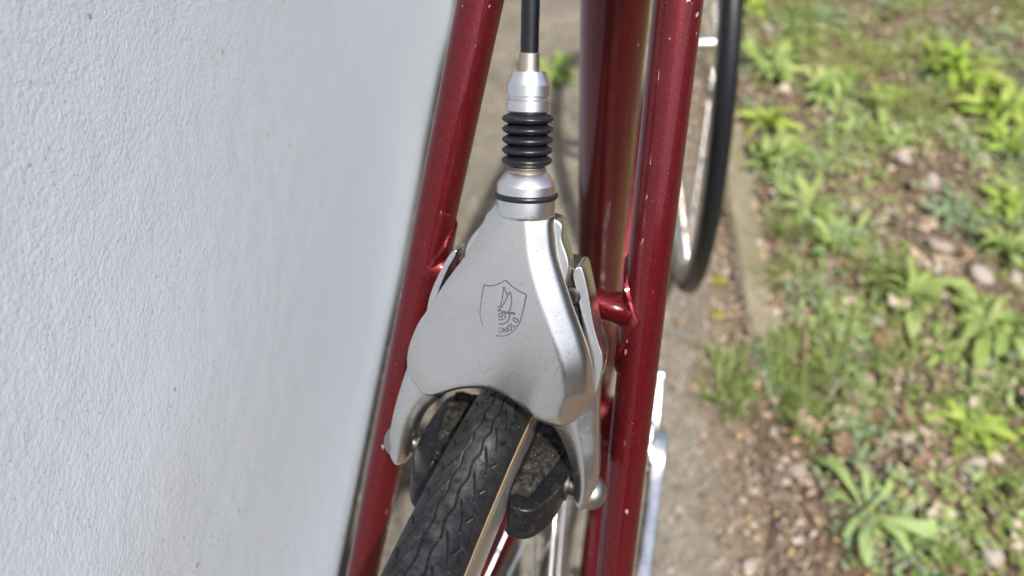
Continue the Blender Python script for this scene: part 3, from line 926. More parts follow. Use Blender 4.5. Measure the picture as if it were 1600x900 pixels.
def build_wheel(fr, rt, hubw, tread, spokes_off, flr):
    c, ax, fw, u_ = fr
    ph = np.linspace(0, 2 * np.pi, 220, endpoint=False)
    rp = [(318, -9.6), (318, -8.2), (312, -8.0), (310.5, 0), (312, 8.0), (318, 8.2), (318, 9.6), (317, 10.1), (304.5, 10.1), (302, 9.3), (297.5, 5), (296, 0), (297.5, -5), (302, -9.3), (304.5, -10.1), (317, -10.1)]
    rim = obj('wheel', ring(rp, fr, ph), M['rim'], bike, sharp=35)
    # sidewalls
    Rt = 335 - rt
    for sg in (-1, 1):
        an = np.radians(np.linspace(72, 150, 12))
        sp_ = [(Rt + (rt - 0.25) * math.cos(a), sg * (rt - 0.25) * math.sin(a)) for a in an]
        sp_[-1] = (316.5, sg * 8.4)
        obj('sidewall', ring(sp_, fr, ph, False), M['tan'], rim)
    if not tread:
        tp = [(Rt + rt * math.cos(a), rt * math.sin(a)) for a in np.radians(np.linspace(-104, 104, 22))]
        obj('tyre', ring(tp, fr, ph, False), M['boot'], rim)
    else:
        fine = np.radians(np.arange(52, 112, 0.062))
        coarse = np.radians(np.concatenate([np.arange(112, 360 + 52, 2.0)]))
        phis = np.concatenate([fine, coarse])
        b = np.radians(np.linspace(-80, 80, 112))
        A, Bm = np.meshgrid(phis * 335.0, b * rt, indexing='ij')
        per = 11.0
        D = np.full(A.shape, 9.0)
        lines = []
        for k_ in range(-1, 3):
            for sg, ph_ in ((1, 0.0), (-1, per * 0.5)):
                q = k_ * per + ph_
                lines.append([(q + 0.0, sg * 3.1), (q + 2.5, sg * 4.2), (q + 6.0, sg * 5.8), (q + 9.5, sg * 6.6)])
                lines.append([(q + 5.6, sg * 7.0), (q + 2.2, sg * 8.6), (q + 2.5, sg * 10.8)])
        Am = np.mod(A, per)
        for ln in lines:
            for (x0, y0), (x1, y1) in zip(ln[:-1], ln[1:]):
                ex, ey = x1 - x0, y1 - y0
                t = np.clip(((Am - x0) * ex + (Bm - y0) * ey) / (ex * ex + ey * ey), 0, 1)
                D = np.minimum(D, np.hypot(Am - x0 - t * ex, Bm - y0 - t * ey))
        cen_l = np.minimum(np.abs(Bm - 1.9 - 0.4 * np.sin(A * 2 * np.pi / per)), np.abs(Bm + 1.9 - 0.4 * np.sin(A * 2 * np.pi / per + 2.0)))
        dep = 0.8 * np.exp(-(D / 0.25) ** 4) + 0.65 * np.exp(-(cen_l / 0.26) ** 4)
        dep += 0.05 * (vnoise(A / 1.6, Bm / 1.6, 3) - 0.5) + 0.06 * (vnoise(A / 0.6, Bm / 0.6, 5) - 0.5) + 0.12 * (vnoise(A / 9, Bm / 5, 7) - 0.5) * np.exp(-(Bm / 6) ** 2)
        far = (phis > fine[-1])
        dep[far] = 0.0
        rr_ = rt - dep
        rad = Rt + rr_ * np.cos(b)[None, :]
        lat = rr_ * np.sin(b)[None, :]
        er = np.cos(phis)[:, None] * fw + np.sin(phis)[:, None] * u_
        V = (c + rad[..., None] * er[:, None, :] + lat[..., None] * ax).reshape(-1, 3)
        n, m = A.shape
        idx = np.arange(n * m).reshape(n, m)
        F = np.stack([idx, np.roll(idx, -1, 0), np.roll(np.roll(idx, -1, 0), -1, 1), np.roll(idx, -1, 1)], -1)[:, :-1].reshape(-1, 4)
        ty = obj('tyre', (V, F), M['tyre'], rim, sharp=None)
        att = ty.data.attributes.new('raised', 'FLOAT', 'POINT')
        worn = (0.30 + 0.85 * np.exp(-(Bm / 6.5) ** 2)) * np.clip(1 - 1.25 * np.maximum(np.exp(-(D / 0.29) ** 2), np.exp(-(cen_l / 0.29) ** 2)), 0, 1)
        att.data.foreach_set('value', worn.ravel().astype(np.float32))
    # hub
    hp = [(4.5, -hubw - 8), (4.5, -hubw + 4), (9, -hubw + 4), (9, -hubw + 7)]
    hp += [(flr, -hubw + 8), (flr, -hubw + 11), (10, -hubw + 13), (9, 0), (10, hubw - 13), (flr, hubw - 11), (flr, hubw - 8), (9, hubw - 7), (9, hubw - 4), (4.5, hubw - 4), (4.5, hubw + 8)]
    obj('hub', lathe(hp, c, ax, 36), M['silver'], rim)
    for i in range(36):
        sg = 1 if i % 2 else -1
        a_r = 2 * math.pi * (i + spokes_off) / 36
        sw = 1 if (i // 2) % 2 else -1
        a_h = a_r + sw * math.radians(62)
        e1 = math.cos(a_h) * fw + math.sin(a_h) * u_
        e2 = math.cos(a_r) * fw + math.sin(a_r) * u_
        P0 = c + e1 * (flr - 3) + ax * sg * (hubw - 9.5)
        P1 = c + e2 * 299 + ax * sg * 1.0
        o = link('spoke', spoke_me, rim)
        dv = Vector((P1 - P0).tolist())
        o.location = Vector(P0.tolist()) * 0.001
        o.rotation_mode = 'QUATERNION'
        o.rotation_quaternion = dv.to_track_quat('Z', 'Y')
        o.scale = (0.001, 0.001, dv.length * 0.001)
    return rim

rear = build_wheel(wheel_frame((0, 0, AX), (1, 0, 0), (0, 1, 0)), 10.26, 58, True, 0.3, 24)
psi, cmb = 0.19837, 0.0765
fax = np.array([math.cos(psi) * math.cos(cmb), math.sin(psi) * math.cos(cmb), math.sin(cmb)])
ffw = np.array([-math.sin(psi), math.cos(psi), 0])
ffr = wheel_frame((7.7, 973.7, AX), fax, ffw)
front = build_wheel(ffr, 10.4, 44, False, 0.1, 22)
# fork follows the steered wheel
fc, fa, ff, fu = ffr
def fpt(a, b, c):
    return fc + fa * a + ff * b + fu * c
crown = up(HB)
for sgn in (-1, 1):
    p = resample([fpt(sgn * 52, 0, 2), fpt(sgn * 50, -22, 60), fpt(sgn * 44, -58, 170), crown + fa * sgn * 32 + np.array([0, 0, -4])], 26)
    if sgn < 0:
        fork = obj('fork', join([tube(p, np.linspace(6, 11, 26), 28), lathe([(13, -40), (14, -30), (14, 30), (13, 40)], crown, fa, 30)]), M['paint'], bike)
    else:
        obj('fork_blade', tube(p, np.linspace(6, 11, 26), 28), M['paint'], fork)

# ---- drivetrain
CK = np.array([0, 396., -95.])
ck = up(CK)
fnx = lambda x0: (lambda u, v, w: np.stack([x0 + w, ck[1] + u, ck[2] + v], -1))
teeth = []
nt_ = 52
for i in range(nt_ * 4):
    a = 2 * math.pi * i / (nt_ * 4)
    r = 106 + (2.4 if i % 4 in (1, 2) else -2.4)
    teeth.append((a, r))
V, F = [], []
for x in (43.5, 46.5):
    for a, r in teeth:
        V.append((x, ck[1] + r * math.cos(a), ck[2] + r * math.sin(a)))
    for a, r in teeth:
        V.append((x, ck[1] + 58 * math.cos(a), ck[2] + 58 * math.sin(a)))
n4 = len(teeth)
for i in range(n4):
    i2 = (i + 1) % n4
    F += [(i, i2, n4 + i2, n4 + i), (2 * n4 + i2, 2 * n4 + i, 3 * n4 + i, 3 * n4 + i2), (i2, i, 2 * n4 + i, 2 * n4 + i2), (n4 + i, n4 + i2, 3 * n4 + i2, 3 * n4 + i)]
def pedal(px, sg, parent):
    pd = obj('pedal', lathe([(8, 0), (9, 3), (7, 8), (6.5, 40), (9, 50), (9, 56), (5, 58)], px, (sg, 0, 0), 24), M['silver'], parent)
    return pd
def crank_arm(sg, ang, x0):
    d = np.array([0, math.cos(ang), math.sin(ang)])
    e = np.array([0, -math.sin(ang), math.cos(ang)])
    ol = [(-17, -8), (-17, 8), (-8, 17), (10, 17.5), (26, 13), (60, 10.5), (120, 9.5), (158, 10.5), (172, 13.5), (184, 8), (187, 0), (184, -8), (172, -13.5), (158, -10.5), (120, -9.5), (60, -10.5), (26, -13), (10, -17.5), (-8, -17)]
    f_ = lambda u, v, w: ck + np.stack([sg * (x0 + w + u * 0.06), 0 * u, 0 * u], -1) + u[:, None] * d + v[:, None] * e
    return slab(ol, 0, 13, 3.5, f_, 120), ck + d * 170 + np.array([sg * (x0 + 24), 0, 0])
angR = math.radians(185)
sR, pR = crank_arm(1, angR, 62)
spider = []
for k_ in range(5):
    a = angR + 2 * math.pi * k_ / 5
    d = np.array([0, math.cos(a), math.sin(a)]); e = np.array([0, -math.sin(a), math.cos(a)])
    f_ = lambda u, v, w, d=d, e=e: ck + np.stack([50 + w + 8 * np.clip(1 - u / 60, 0, 1), 0 * u, 0 * u], -1) + u[:, None] * d + v[:, None] * e
    if k_ > 0:
        spider.append(slab([(8, -17), (30, -12), (55, -10.5), (70, -11), (73, -6), (73, 6), (70, 11), (55, 10.5), (30, 12), (8, 17)], 0, 10, 3, f_, 60))
crankset = obj('crankset', join([sR] + spider), M['silver'], bike, sharp=50)
obj('chainring', (V, F), M['darksteel'], crankset, smooth=False)
obj('dust_cap', lathe([(11, 0), (11, 2.0), (9.5, 3.2), (0.01, 3.6)], ck + [72.5, 0, 0], (1, 0, 0), 32), M['silver'], crankset)
sL, pL = crank_arm(-1, angR + math.pi, 50)
obj('crank_arm', sL, M['silver'], crankset, sharp=50)
for px, sg in ((pR, 1), (pL, -1)):
    pd = obj('pedal', lathe([(8, -10), (9, 3), (7, 8), (6.5, 40), (9, 50), (9, 56), (5, 58)], px, (sg, 0, 0), 24), M['silver'], bike)
    for yy in (-30, 30):
        obj('pedal_cage', slab([(4, -11), (30, -14), (56, -14), (62, 0), (56, 14), (30, 14), (4, 11)], -1.2, 1.2, 0.4, lambda u, v, w, px=px, sg=sg, yy=yy: px + np.stack([sg * u, yy + w, v], -1), 50), M['darksteel'], pd)
    obj('pedal_side', slab([(-30, -11), (30, -11), (30, 11), (-30, 11)], -1.2, 1.2, 0.3, lambda u, v, w, px=px, sg=sg: px + np.stack([sg * (60 + w), u, v], -1), 40), M['darksteel'], pd)
# freewheel and chain
cogs = []
for i in range(6):
    r = 54 - i * 5.5
    cogs.append(lathe([(r - 3, -1), (r, -1), (r, 1), (r - 3, 1)], up([24 + i * 5.3, 0, 0]), (1, 0, 0), 60))
obj('freewheel', join(cogs), M['darksteel'], bike)
top_a, top_b = up([44.8, 30, 47]), ck + np.array([45, -14, 106])
bot_b, bot_a = ck + np.array([45, -14, -106]), up([44.8, 20, -130])
links = []
def run(a, b):
    L_ = np.linalg.norm(b - a)
    d = (b - a) / L_
    nn = np.cross(d, [1, 0, 0])
    for k_ in range(int(L_ / 12.7)):
        c0 = a + d * (k_ + 0.5) * 12.7
        wd_ = 3.3 if k_ % 2 else 2.4
        for sx in (-1, 1):
            f_ = lambda u, v, w, c0=c0, sx=sx, wd_=wd_: c0 + u[:, None] * d + v[:, None] * nn + np.stack([sx * wd_ + w, 0 * u, 0 * u], -1)
            links.append(slab([(-10, 0), (-7, 4), (0, 2.8), (7, 4), (10, 0), (7, -4), (0, -2.8), (-7, -4)], -0.5, 0.5, 0.15, f_, 16))
        links.append(lathe([(3.6, -2.6), (3.6, 2.6)], c0 - d * 6.35, (1, 0, 0), 10))
run(top_a, top_b)
run(bot_a, bot_b)
obj('chain', join(links), M['darksteel'], bike, smooth=False)

# ---------------------------------------------------------------- small stones, litter, weeds and grass
def gz(x, y):
    if x < kerb_x(y):
        return 0.0
    return float(soil_z(np.array(x), np.array(y)))

ico_v = None
def blob(seed, sub=1):
    bm = bmesh.new()
    bmesh.ops.create_icosphere(bm, subdivisions=sub, radius=1.0)
    r_ = random.Random(seed)
    ph_ = [(Vector((r_.gauss(0, 1), r_.gauss(0, 1), r_.gauss(0, 1))).normalized(), r_.uniform(-.25, .25)) for _ in range(5)]
    for v in bm.verts:
        k_ = 1 + sum(a * max(0, v.co.normalized().dot(d_)) for d_, a in ph_) + r_.uniform(-.06, .06)
        v.co *= k_
        v.co.z *= 0.65
    V = [tuple(v.co) for v in bm.verts]
    F = [tuple(v.index for v in f.verts) for f in bm.faces]
    bm.free()
    return np.array(V), F

blobs = [blob(i, 1) for i in range(6)]
parts = []
for i in range(7500):
    y = rng.uniform(0.15, 1.9)
    q = rng.uniform(0, 1)
    x = wall_x(y) + 0.01 + (kerb_x(y) - wall_x(y) - 0.01) * (q if rng.random() < 0.35 else 1.06 - abs(rng.normal(0, 0.17)))
    if x < wall_x(y) + 0.01:
        continue
    s = 0.0010 + 0.0030 * rng.random() ** 3
    if rng.random() < 0.02:
        s = rng.uniform(0.003, 0.006)
    V, F = blobs[i % 6]
    a = rng.uniform(0, 6.28)
    Rm = np.array([[math.cos(a), -math.sin(a), 0], [math.sin(a), math.cos(a), 0], [0, 0, 1]])
    parts.append((V @ Rm.T * s * np.array([1, 1, 0.8]) + [x, y, (0.0005 if x < kerb_x(y) - 0.004 else 0.010) + s * 0.2], F))
multi('gravel', [parts[i::3] for i in range(3)], [plain('pebble_grey', (0.16, 0.145, 0.13), 0.85, 0.35, 120), plain('pebble_tan', (0.22, 0.16, 0.11), 0.85, 0.35, 120), plain('pebble_pale', (0.29, 0.265, 0.235), 0.85, 0.35, 120)], kind='stuff')

# named stones
stone_me = [mesh('stone', *blob(40 + i, 2), M['stone'], True, None, k=1.0) for i in range(5)]
STONES = [(0.442, 1.038, 0.019, 'pale grey rounded stone among dead leaves in the middle of the weed bed'),
          (0.498, 0.988, 0.022, 'pinkish flat stone near the right edge beside a broad leaved weed'),
          (0.349, 0.853, 0.014, 'small beige stone below a bright weed in the middle of the bed'),
          (0.396, 1.259, 0.017, 'light pink stone in bare soil behind the middle weeds'),
          (0.272, 1.356, 0.012, 'small cream stone lying near the front wheel between two weeds'),
          (0.298, 0.669, 0.014, 'peach coloured stone lying in thin grass beside the kerb'),
          (0.245, 0.569, 0.013, 'grey stone lying next to the buried kerb line'),
          (0.201, 0.436, 0.011, 'white pebble lying at the path edge near the bottom of the picture'),
          (0.457, 0.517, 0.017, 'pale pink stone on bare soil in the lower right corner'),
          (0.498, 0.545, 0.014, 'cream stone beside dry stalks at the lower right edge'),
          (0.114, 0.484, 0.005, 'single white pebble lying on the dusty path beside the crank')]
for i, (x, y, s, lb) in enumerate(STONES):
    o = link('stone', stone_me[i % 5])
    o.location = (x, y, gz(x, y) + s * 0.25)
    o.scale = (s, s * rnd.uniform(0.7, 0.95), s * rnd.uniform(0.6, 0.8))
    o.rotation_euler = (rnd.uniform(-.3, .3), rnd.uniform(-.3, .3), rnd.uniform(0, 6.28))
    o['label'] = lb
    o['category'] = 'stone'
    o['group'] = 'stones lying in the weed bed'

# dry leaves: cupped, lobed blades
def dry_leaf_mesh(seed):
    r_ = random.Random(seed)
    nl, nw = 9, 5
    V, F = [], []
    curl, cup, twist = r_.uniform(0.3, 1.1), r_.uniform(0.2, 0.8) * r_.choice((-1, 1)), r_.uniform(-.6, .6)
    for i in range(nl):
        t = i / (nl - 1)
        wdt = 0.36 * math.sin(math.pi * min(1, t * 0.93 + 0.04)) ** 0.75 * (1 + 0.25 * math.sin(t * 17 + seed))
        for j in range(nw):
            q = j / (nw - 1) * 2 - 1
            y = q * wdt
            z = cup * y * y * 2.2 + curl * (t - 0.45) ** 2 * 0.6 + twist * y * (t - 0.5) + r_.uniform(-.02, .02)
            V.append((t - 0.5, y, z))
    for i in range(nl - 1):
        for j in range(nw - 1):
            F.append((i * nw + j, i * nw + j + 1, (i + 1) * nw + j + 1, (i + 1) * nw + j))
    return mesh('dry_leaf', V, F, M['dry'], True, None, k=1.0)
dry_me = [dry_leaf_mesh(i) for i in range(8)]
patches = [(0.44, 1.00, 0.10), (0.36, 0.86, 0.07), (0.41, 0.60, 0.08), (0.31, 0.68, 0.05), (0.52, 0.76, 0.06), (0.40, 1.27, 0.08), (0.47, 0.53, 0.07), (0.30, 1.12, 0.07), (0.35, 1.20, 0.08), (0.25, 0.90, 0.06)]
REFS = [(0.155, 1.512, 'the leafy weed by the front tyre'), (0.525, 1.616, 'the large upper right weed clump'), (0.18, 1.191, 'the rosette at the upper kerb end'), (0.235, 1.071, 'the rosette beside the kerb stone'),
        (0.39, 0.913, 'the rosette in the bed centre'), (0.494, 0.885, 'the large dense rosette'), (0.451, 0.70, 'the round leaved weed'), (0.32, 0.526, 'the large pale rosette'),
        (0.442, 1.038, 'the pale grey round stone'), (0.498, 0.988, 'the pinkish flat stone'), (0.349, 0.853, 'the small beige stone'), (0.396, 1.259, 'the light pink stone'), (0.298, 0.669, 'the peach coloured stone'),
        (0.457, 0.517, 'the pale pink corner stone'), (0.313, 1.325, 'the thin weed behind the middle'), (0.245, 0.569, 'the grey stone at the kerb'), (0.462, 1.133, 'the feathery grey green weed'), (0.194, 0.75, 'the grey green weed at the kerb end')]
DRY = [('beige', (0.27, 0.205, 0.145)), ('greyish', (0.25, 0.225, 0.195)), ('pinkish', (0.32, 0.235, 0.195)), ('dark brown', (0.14, 0.085, 0.05)), ('cream', (0.34, 0.285, 0.23))]
for k_, (nm_, c_) in enumerate(DRY):
    m_ = plain('dead_leaf_' + nm_.replace(' ', '_'), c_, 0.75, 0.3, 160)
    for w_i in range(3):
        dry_me.append(dry_leaf_mesh(20 + k_ * 3 + w_i))
        dry_me[-1].materials.clear()
        dry_me[-1].materials.append(m_)
        dry_me[-1]['tone'] = nm_
dry_me = dry_me[8:]
for i in range(110):
    if i < 85:
        px, py, sp_ = patches[i % len(patches)]
        x, y = px + rnd.gauss(0, sp_), py + rnd.gauss(0, sp_ * 1.2)
    else:
        y = rnd.uniform(0.45, 1.9)
        x = kerb_x(y) + rnd.uniform(0.06, 0.5)
    if x < kerb_x(y) + 0.05:
        x = kerb_x(y) + 0.05 + rnd.uniform(0, 0.06)
    me_ = dry_me[(i * 7) % len(dry_me)]
    o = link('dry_leaf', me_)
    s = rnd.uniform(0.022, 0.046)
    o.scale = (s, s, s)
    o.location = (x, y, gz(x, y) + 0.003 + s * 0.06)
    o.rotation_euler = (rnd.uniform(-.5, .5), rnd.uniform(-.4, .4), rnd.uniform(0, 6.28))
    rx, ry_, rn_ = min(REFS, key=lambda q: math.hypot(q[0] - x, q[1] - y))
    dx, dy = x - rx, y - ry_
    dist_ = math.hypot(dx, dy)
    dirn = ('right of' if dx > 0 else 'left of') if abs(dx) > abs(dy) else ('behind' if dy > 0 else 'in front of')
    near_ = 'close' if dist_ < 0.05 else 'a little' if dist_ < 0.09 else 'well'
    size_ = 'small' if s < 0.030 else 'large' if s > 0.039 else 'medium'
    o['label'] = '%s %s dead leaf %s %s %s' % (size_, me_['tone'], near_, dirn, rn_)
    o['category'] = 'dead leaf'
    o['group'] = 'dead leaves scattered over the weed bed'

# fine litter: crumbs of leaf and straw (uncountable)
parts = []
for i in range(9000):
    y = rng.uniform(0.3, 2.5)
    x = kerb_x(y) + 0.035 + rng.uniform(0, 1.0) ** 1.3 * 0.95 if rng.random() > 0.13 else kerb_x(y) + 0.03 - abs(rng.normal()) * 0.055
    z = gz(x, y) + 0.002
    a = rng.uniform(0, 6.28)
    d = np.array([math.cos(a), math.sin(a), rng.uniform(-.15, .3)])
    e = np.array([-math.sin(a), math.cos(a), rng.uniform(-.5, .5)])
    if rng.random() < 0.5:
        L_, w_ = rng.uniform(0.006, 0.016), rng.uniform(0.003, 0.007)
    else:
        L_, w_ = rng.uniform(0.02, 0.06), rng.uniform(0.0006, 0.0012)
    c = np.array([x, y, z + rng.uniform(0, 0.006)])
    up_ = np.array([0, 0, L_ * rng.uniform(-.1, .25)])
    V = [c - d * L_ / 2 - e * w_ / 2, c - d * L_ / 2 + e * w_ / 2, c + e * w_ * 0.7 + up_, c - e * w_ * 0.7 + up_, c + d * L_ / 2]
    parts.append((V, [(0, 1, 2, 3), (3, 2, 4)]))
multi('leaf_litter', [parts[i::4] for i in range(4)], [plain('litter_beige', (0.25, 0.19, 0.14), 0.85, 0.4), M['straw'], plain('litter_dark', (0.13, 0.085, 0.055), 0.85), plain('litter_pale', (0.33, 0.275, 0.22), 0.85)], False, kind='stuff')

# dry stalks
STALKS = [([(0.262, 0.60, .012), (0.268, 0.635, .035), (0.285, 0.66, .03), (0.300, 0.652, .012)], 0.0035, 'bent light brown dry stalk arching over soil beside the kerb'),
          ([(0.245, 0.70, .01), (0.246, 0.74, .03), (0.244, 0.80, .035)], 0.003, 'straight pale grey stalk standing in the grass beside the kerb'),
          ([(0.525, 0.60, .01), (0.520, 0.66, .03), (0.512, 0.72, .05)], 0.0022, 'brown upright stem at the right edge among leafy weeds'),
          ([(0.12, 0.80, .006), (0.17, 0.825, .012), (0.215, 0.855, .02)], 0.0035, 'tan dry stalk lying across the kerb onto the path'),
          ([(0.30, 0.475, .012), (0.322, 0.49, .03), (0.352, 0.486, .014)], 0.004, 'curled brown stalk below the large pale green rosette'),
          ([(0.19, 0.78, .008), (0.235, 0.82, .02), (0.30, 0.86, .02)], 0.0025, 'long thin brown stalk lying over the kerb end'),
          ([(0.36, 0.56, .02), (0.42, 0.575, .022), (0.48, 0.56, .015)], 0.0022, 'thin straw lying flat over dead leaves at lower right'),
          ([(0.30, 1.15, .015), (0.35, 1.10, .02), (0.41, 1.06, .015)], 0.003, 'brown dry stalk lying between weeds in the middle of the bed')]
for pts, r, lb in STALKS:
    P = resample(pts, 12)
    o = obj('dry_stalk', tube(P * 1000, np.linspace(r * 500, r * 300, 12), 7), M['straw'])
    o['label'] = lb
    o['category'] = 'dry stalk'
    o['group'] = 'dry stalks in the weed bed'

# moss cushions on the path
for x, y, s, lb in ((0.125, 0.815, 0.011, 'olive green moss cushion on the path beside the tan stalk'), (0.118, 0.885, 0.010, 'olive green moss cushion on the path below the front tyre')):
    V, F = blob(int(s * 10000), 3)
    V = V * np.array([1, 0.7, 0.55]) * (1 + 0.08 * rng.normal(size=(len(V), 1)))
    o = obj('moss', (V * s, F), M['moss'], None, k=1.0)
    o.location = (x, y, 0.002)
    o['label'] = lb
    o['category'] = 'moss'

# weeds: rosettes of leaves
def leaf_mesh(name, wid, arch, m, wavy=0.0, narrow=0.5, seed=0):
    nl, nw = 10, 5
    V, F = [], []
    for i in range(nl):
        t = i / (nl - 1)
        wdt = wid * (0.12 + 0.88 * math.sin(math.pi * t ** (1 / max(narrow, 0.2) * 0.62)) ** 0.8 if t < 1 else 0.02)
        wdt *= 1 + wavy * math.sin(t * 22 + seed)
        x = t * math.cos(arch * t * 0.55)
        z = t * math.sin(0.75 - arch * t)* 0.75
        for j in range(nw):
            q = j / (nw - 1) * 2 - 1
            V.append((x, q * wdt, z + abs(q) * wdt * 0.45 - (0.03 * abs(q) if wavy else 0) + 0.02 * math.sin(t * 15 + q * 3 + seed)))
    for i in range(nl - 1):
        for j in range(nw - 1):
            F.append((i * nw + j, i * nw + j + 1, (i + 1) * nw + j + 1, (i + 1) * nw + j))
    return mesh(name, V, F, m, True, None, k=1.0)
LM = {'broad': [leaf_mesh('leaf', 0.105, 0.9, M['leaf'], 0.10, 0.5, 1), leaf_mesh('leaf', 0.095, 1.2, M['leaf'], 0.14, 0.42, 2), leaf_mesh('leaf', 0.12, 0.5, M['leaf'], 0.05, 0.55, 3)],
      'yellow': [leaf_mesh('leaf', 0.10, 0.7, M['leaf_yellow'], 0.10, 0.5, 4), leaf_mesh('leaf', 0.085, 1.0, M['leaf_yellow'], 0.12, 0.5, 5)],
      'grey': [leaf_mesh('leaf', 0.07, 0.8, M['leaf_grey'], 0.3, 0.5, 6), leaf_mesh('leaf', 0.09, 1.1, M['leaf_grey'], 0.25, 0.5, 7)],
      'pale': [leaf_mesh('leaf', 0.085, 1.0, M['leaf_pale'], 0.05, 0.4, 8), leaf_mesh('leaf', 0.075, 1.15, M['leaf_pale'], 0.06, 0.38, 9)]}
def weed(x, y, r, kind, n, tilt, label, cat='weed'):
    t = thing('weed', label, cat, (x, y, gz(x, y)), 0, 'weeds growing in the bed beside the path')
    ms = LM[kind]
    n = int(n * (1.7 if kind == 'pale' else 2.1))
    for i in range(n):
        o = link('leaf', ms[i % len(ms)], t)
        f_ = i / n
        a = i * 2.39996 + rnd.uniform(-.25, .25)
        s = r * (1.35 - 0.55 * f_) * rnd.uniform(0.55, 1.2)
        off = r * 0.07 if kind == 'pale' else r * abs(rnd.gauss(0, 0.30))
        a2 = a if kind == 'pale' else rnd.uniform(0, 6.28)
        o.location = (math.cos(a2) * off, math.sin(a2) * off, 0.002)
        o.rotation_euler = (rnd.uniform(-.5, .5), -(tilt * f_ * 1.0 + rnd.uniform(-.15, .35)), a)
        o.scale = (s, s * rnd.uniform(0.85, 1.2), s)
    return t
WEEDS = [
    (0.155, 1.512, 0.060, 'broad', 15, 0.7, 'bright green leafy weed close to the front tyre near the top'),
    (0.289, 1.466, 0.062, 'broad', 16, 0.9, 'upright light green weed right of the leafy one by the front tyre'),
    (0.382, 1.495, 0.030, 'yellow', 8, 0.7, 'small yellow green weed alone in bare soil near the top'),
    (0.525, 1.616, 0.070, 'yellow', 18, 0.8, 'large vivid yellow green weed clump at the upper right'),
    (0.591, 1.501, 0.060, 'yellow', 15, 0.8, 'vivid green weed clump just below the large upper right clump'),
    (0.161, 1.321, 0.045, 'yellow', 14, 0.8, 'compact round green weed beside the front tyre halfway up'),
    (0.180, 1.191, 0.060, 'broad', 15, 0.7, 'spreading light green rosette beside the upper end of the kerb'),
    (0.313, 1.325, 0.038, 'broad', 9, 0.6, 'thin light green weed between brown litter patches behind the middle'),
    (0.586, 1.368, 0.048, 'yellow', 12, 0.7, 'yellow green weed at the right edge above the middle'),
    (0.382, 1.315, 0.026, 'broad', 8, 0.6, 'tiny green weed beside the light pink stone'),
    (0.259, 1.775, 0.038, 'grey', 10, 0.6, 'pale grey green weed at the top between bare soil and grass'),
    (0.659, 1.679, 0.026, 'broad', 8, 0.6, 'small pale weed cut by the upper right edge'),
    (0.093, 1.787, 0.040, 'yellow', 10, 0.6, 'yellowish weed behind the front tyre at the top'),
    (0.235, 1.071, 0.048, 'broad', 13, 0.6, 'light green rosette right of the mossy kerb stone'),
    (0.282, 1.012, 0.046, 'broad', 13, 0.6, 'light green weed touching the rosette beside the kerb stone'),
    (0.558, 1.189, 0.042, 'yellow', 11, 0.6, 'green weed at the right edge just above the pinkish flat stone'),
    (0.538, 1.067, 0.044, 'broad', 11, 0.6, 'light green weed at the right edge beside the pinkish flat stone'),
    (0.390, 0.913, 0.052, 'broad', 13, 0.6, 'light green rosette in the centre of the bed above the small beige stone'),
    (0.494, 0.885, 0.060, 'broad', 17, 0.7, 'large dense light green rosette near the right edge at mid height'),
    (0.423, 0.814, 0.032, 'broad', 9, 0.5, 'small light green rosette left below the large dense one'),
    (0.451, 0.700, 0.045, 'yellow', 12, 0.5, 'green weed with rounded leaves near the lower right edge'),
    (0.517, 0.695, 0.027, 'yellow', 7, 0.5, 'small weed with one round bright leaf at the lower right edge'),
    (0.283, 0.590, 0.016, 'broad', 4, 0.4, 'tiny seedling with pale leaves above the large pale rosette'),
    (-0.295, 1.389, 0.058, 'broad', 10, 0.5, 'green weed on the path seen between the frame tubes'),
    (0.320, 0.526, 0.082, 'pale', 5, 0.35, 'large pale green rosette with long separate leaves at the bottom'),
    (0.462, 1.133, 0.036, 'grey', 16, 0.6, 'feathery grey green weed among dead leaves right of the middle'),
    (0.194, 0.750, 0.030, 'grey', 9, 0.5, 'grey green weed at the lower end of the kerb stone'),
    (0.220, 0.667, 0.028, 'grey', 8, 0.5, 'bluish green weed beside the dark kerb gap lower down')]
for w_ in WEEDS:
    weed(w_[0], w_[1], w_[2] * (1.22 if w_[1] > 1.25 and w_[0] > 0 else 1.08 if w_[3] != 'pale' else 1.0), *w_[3:])

# grass: tufts and thin turf (uncountable)
def blades(spots, n, hgt, wid, seed):
    r_ = np.random.default_rng(seed)
    V, F = [], []
    for i in range(n):
        sx, sy, sr = spots[i % len(spots)]
        x, y = sx + r_.normal() * sr * 0.5, sy + r_.normal() * sr * 0.6
        if x < kerb_x(y) + 0.02 and sx > kerb_x(sy):
            x = kerb_x(y) + 0.02 + abs(r_.normal()) * 0.02
        z = gz(x, y) - 0.001
        a = r_.uniform(0, 6.28) if r_.random() < 0.3 else math.atan2(y - sy, x - sx) + r_.normal() * 0.5
        h = hgt * r_.uniform(0.5, 1.3)
        ln = r_.uniform(0.3, 1.2) * h
        d = np.array([math.cos(a), math.sin(a), 0])
        e = np.array([-math.sin(a), math.cos(a), 0])
        w = wid * r_.uniform(0.7, 1.3)
        b = len(V)
        for k_, (t, ww) in enumerate(((0, 1), (0.4, 0.9), (0.75, 0.6))):
            c = np.array([x, y, z]) + d * ln * t ** 1.6 + np.array([0, 0, h * (t - 0.35 * t * t)])
            V += [c - e * w * ww / 2, c + e * w * ww / 2]
        V.append(np.array([x, y, z]) + d * ln + np.array([0, 0, h * 0.62]))
        F += [(b, b + 1, b + 3, b + 2), (b + 2, b + 3, b + 5, b + 4), (b + 4, b + 5, b + 6)]
    return V, F
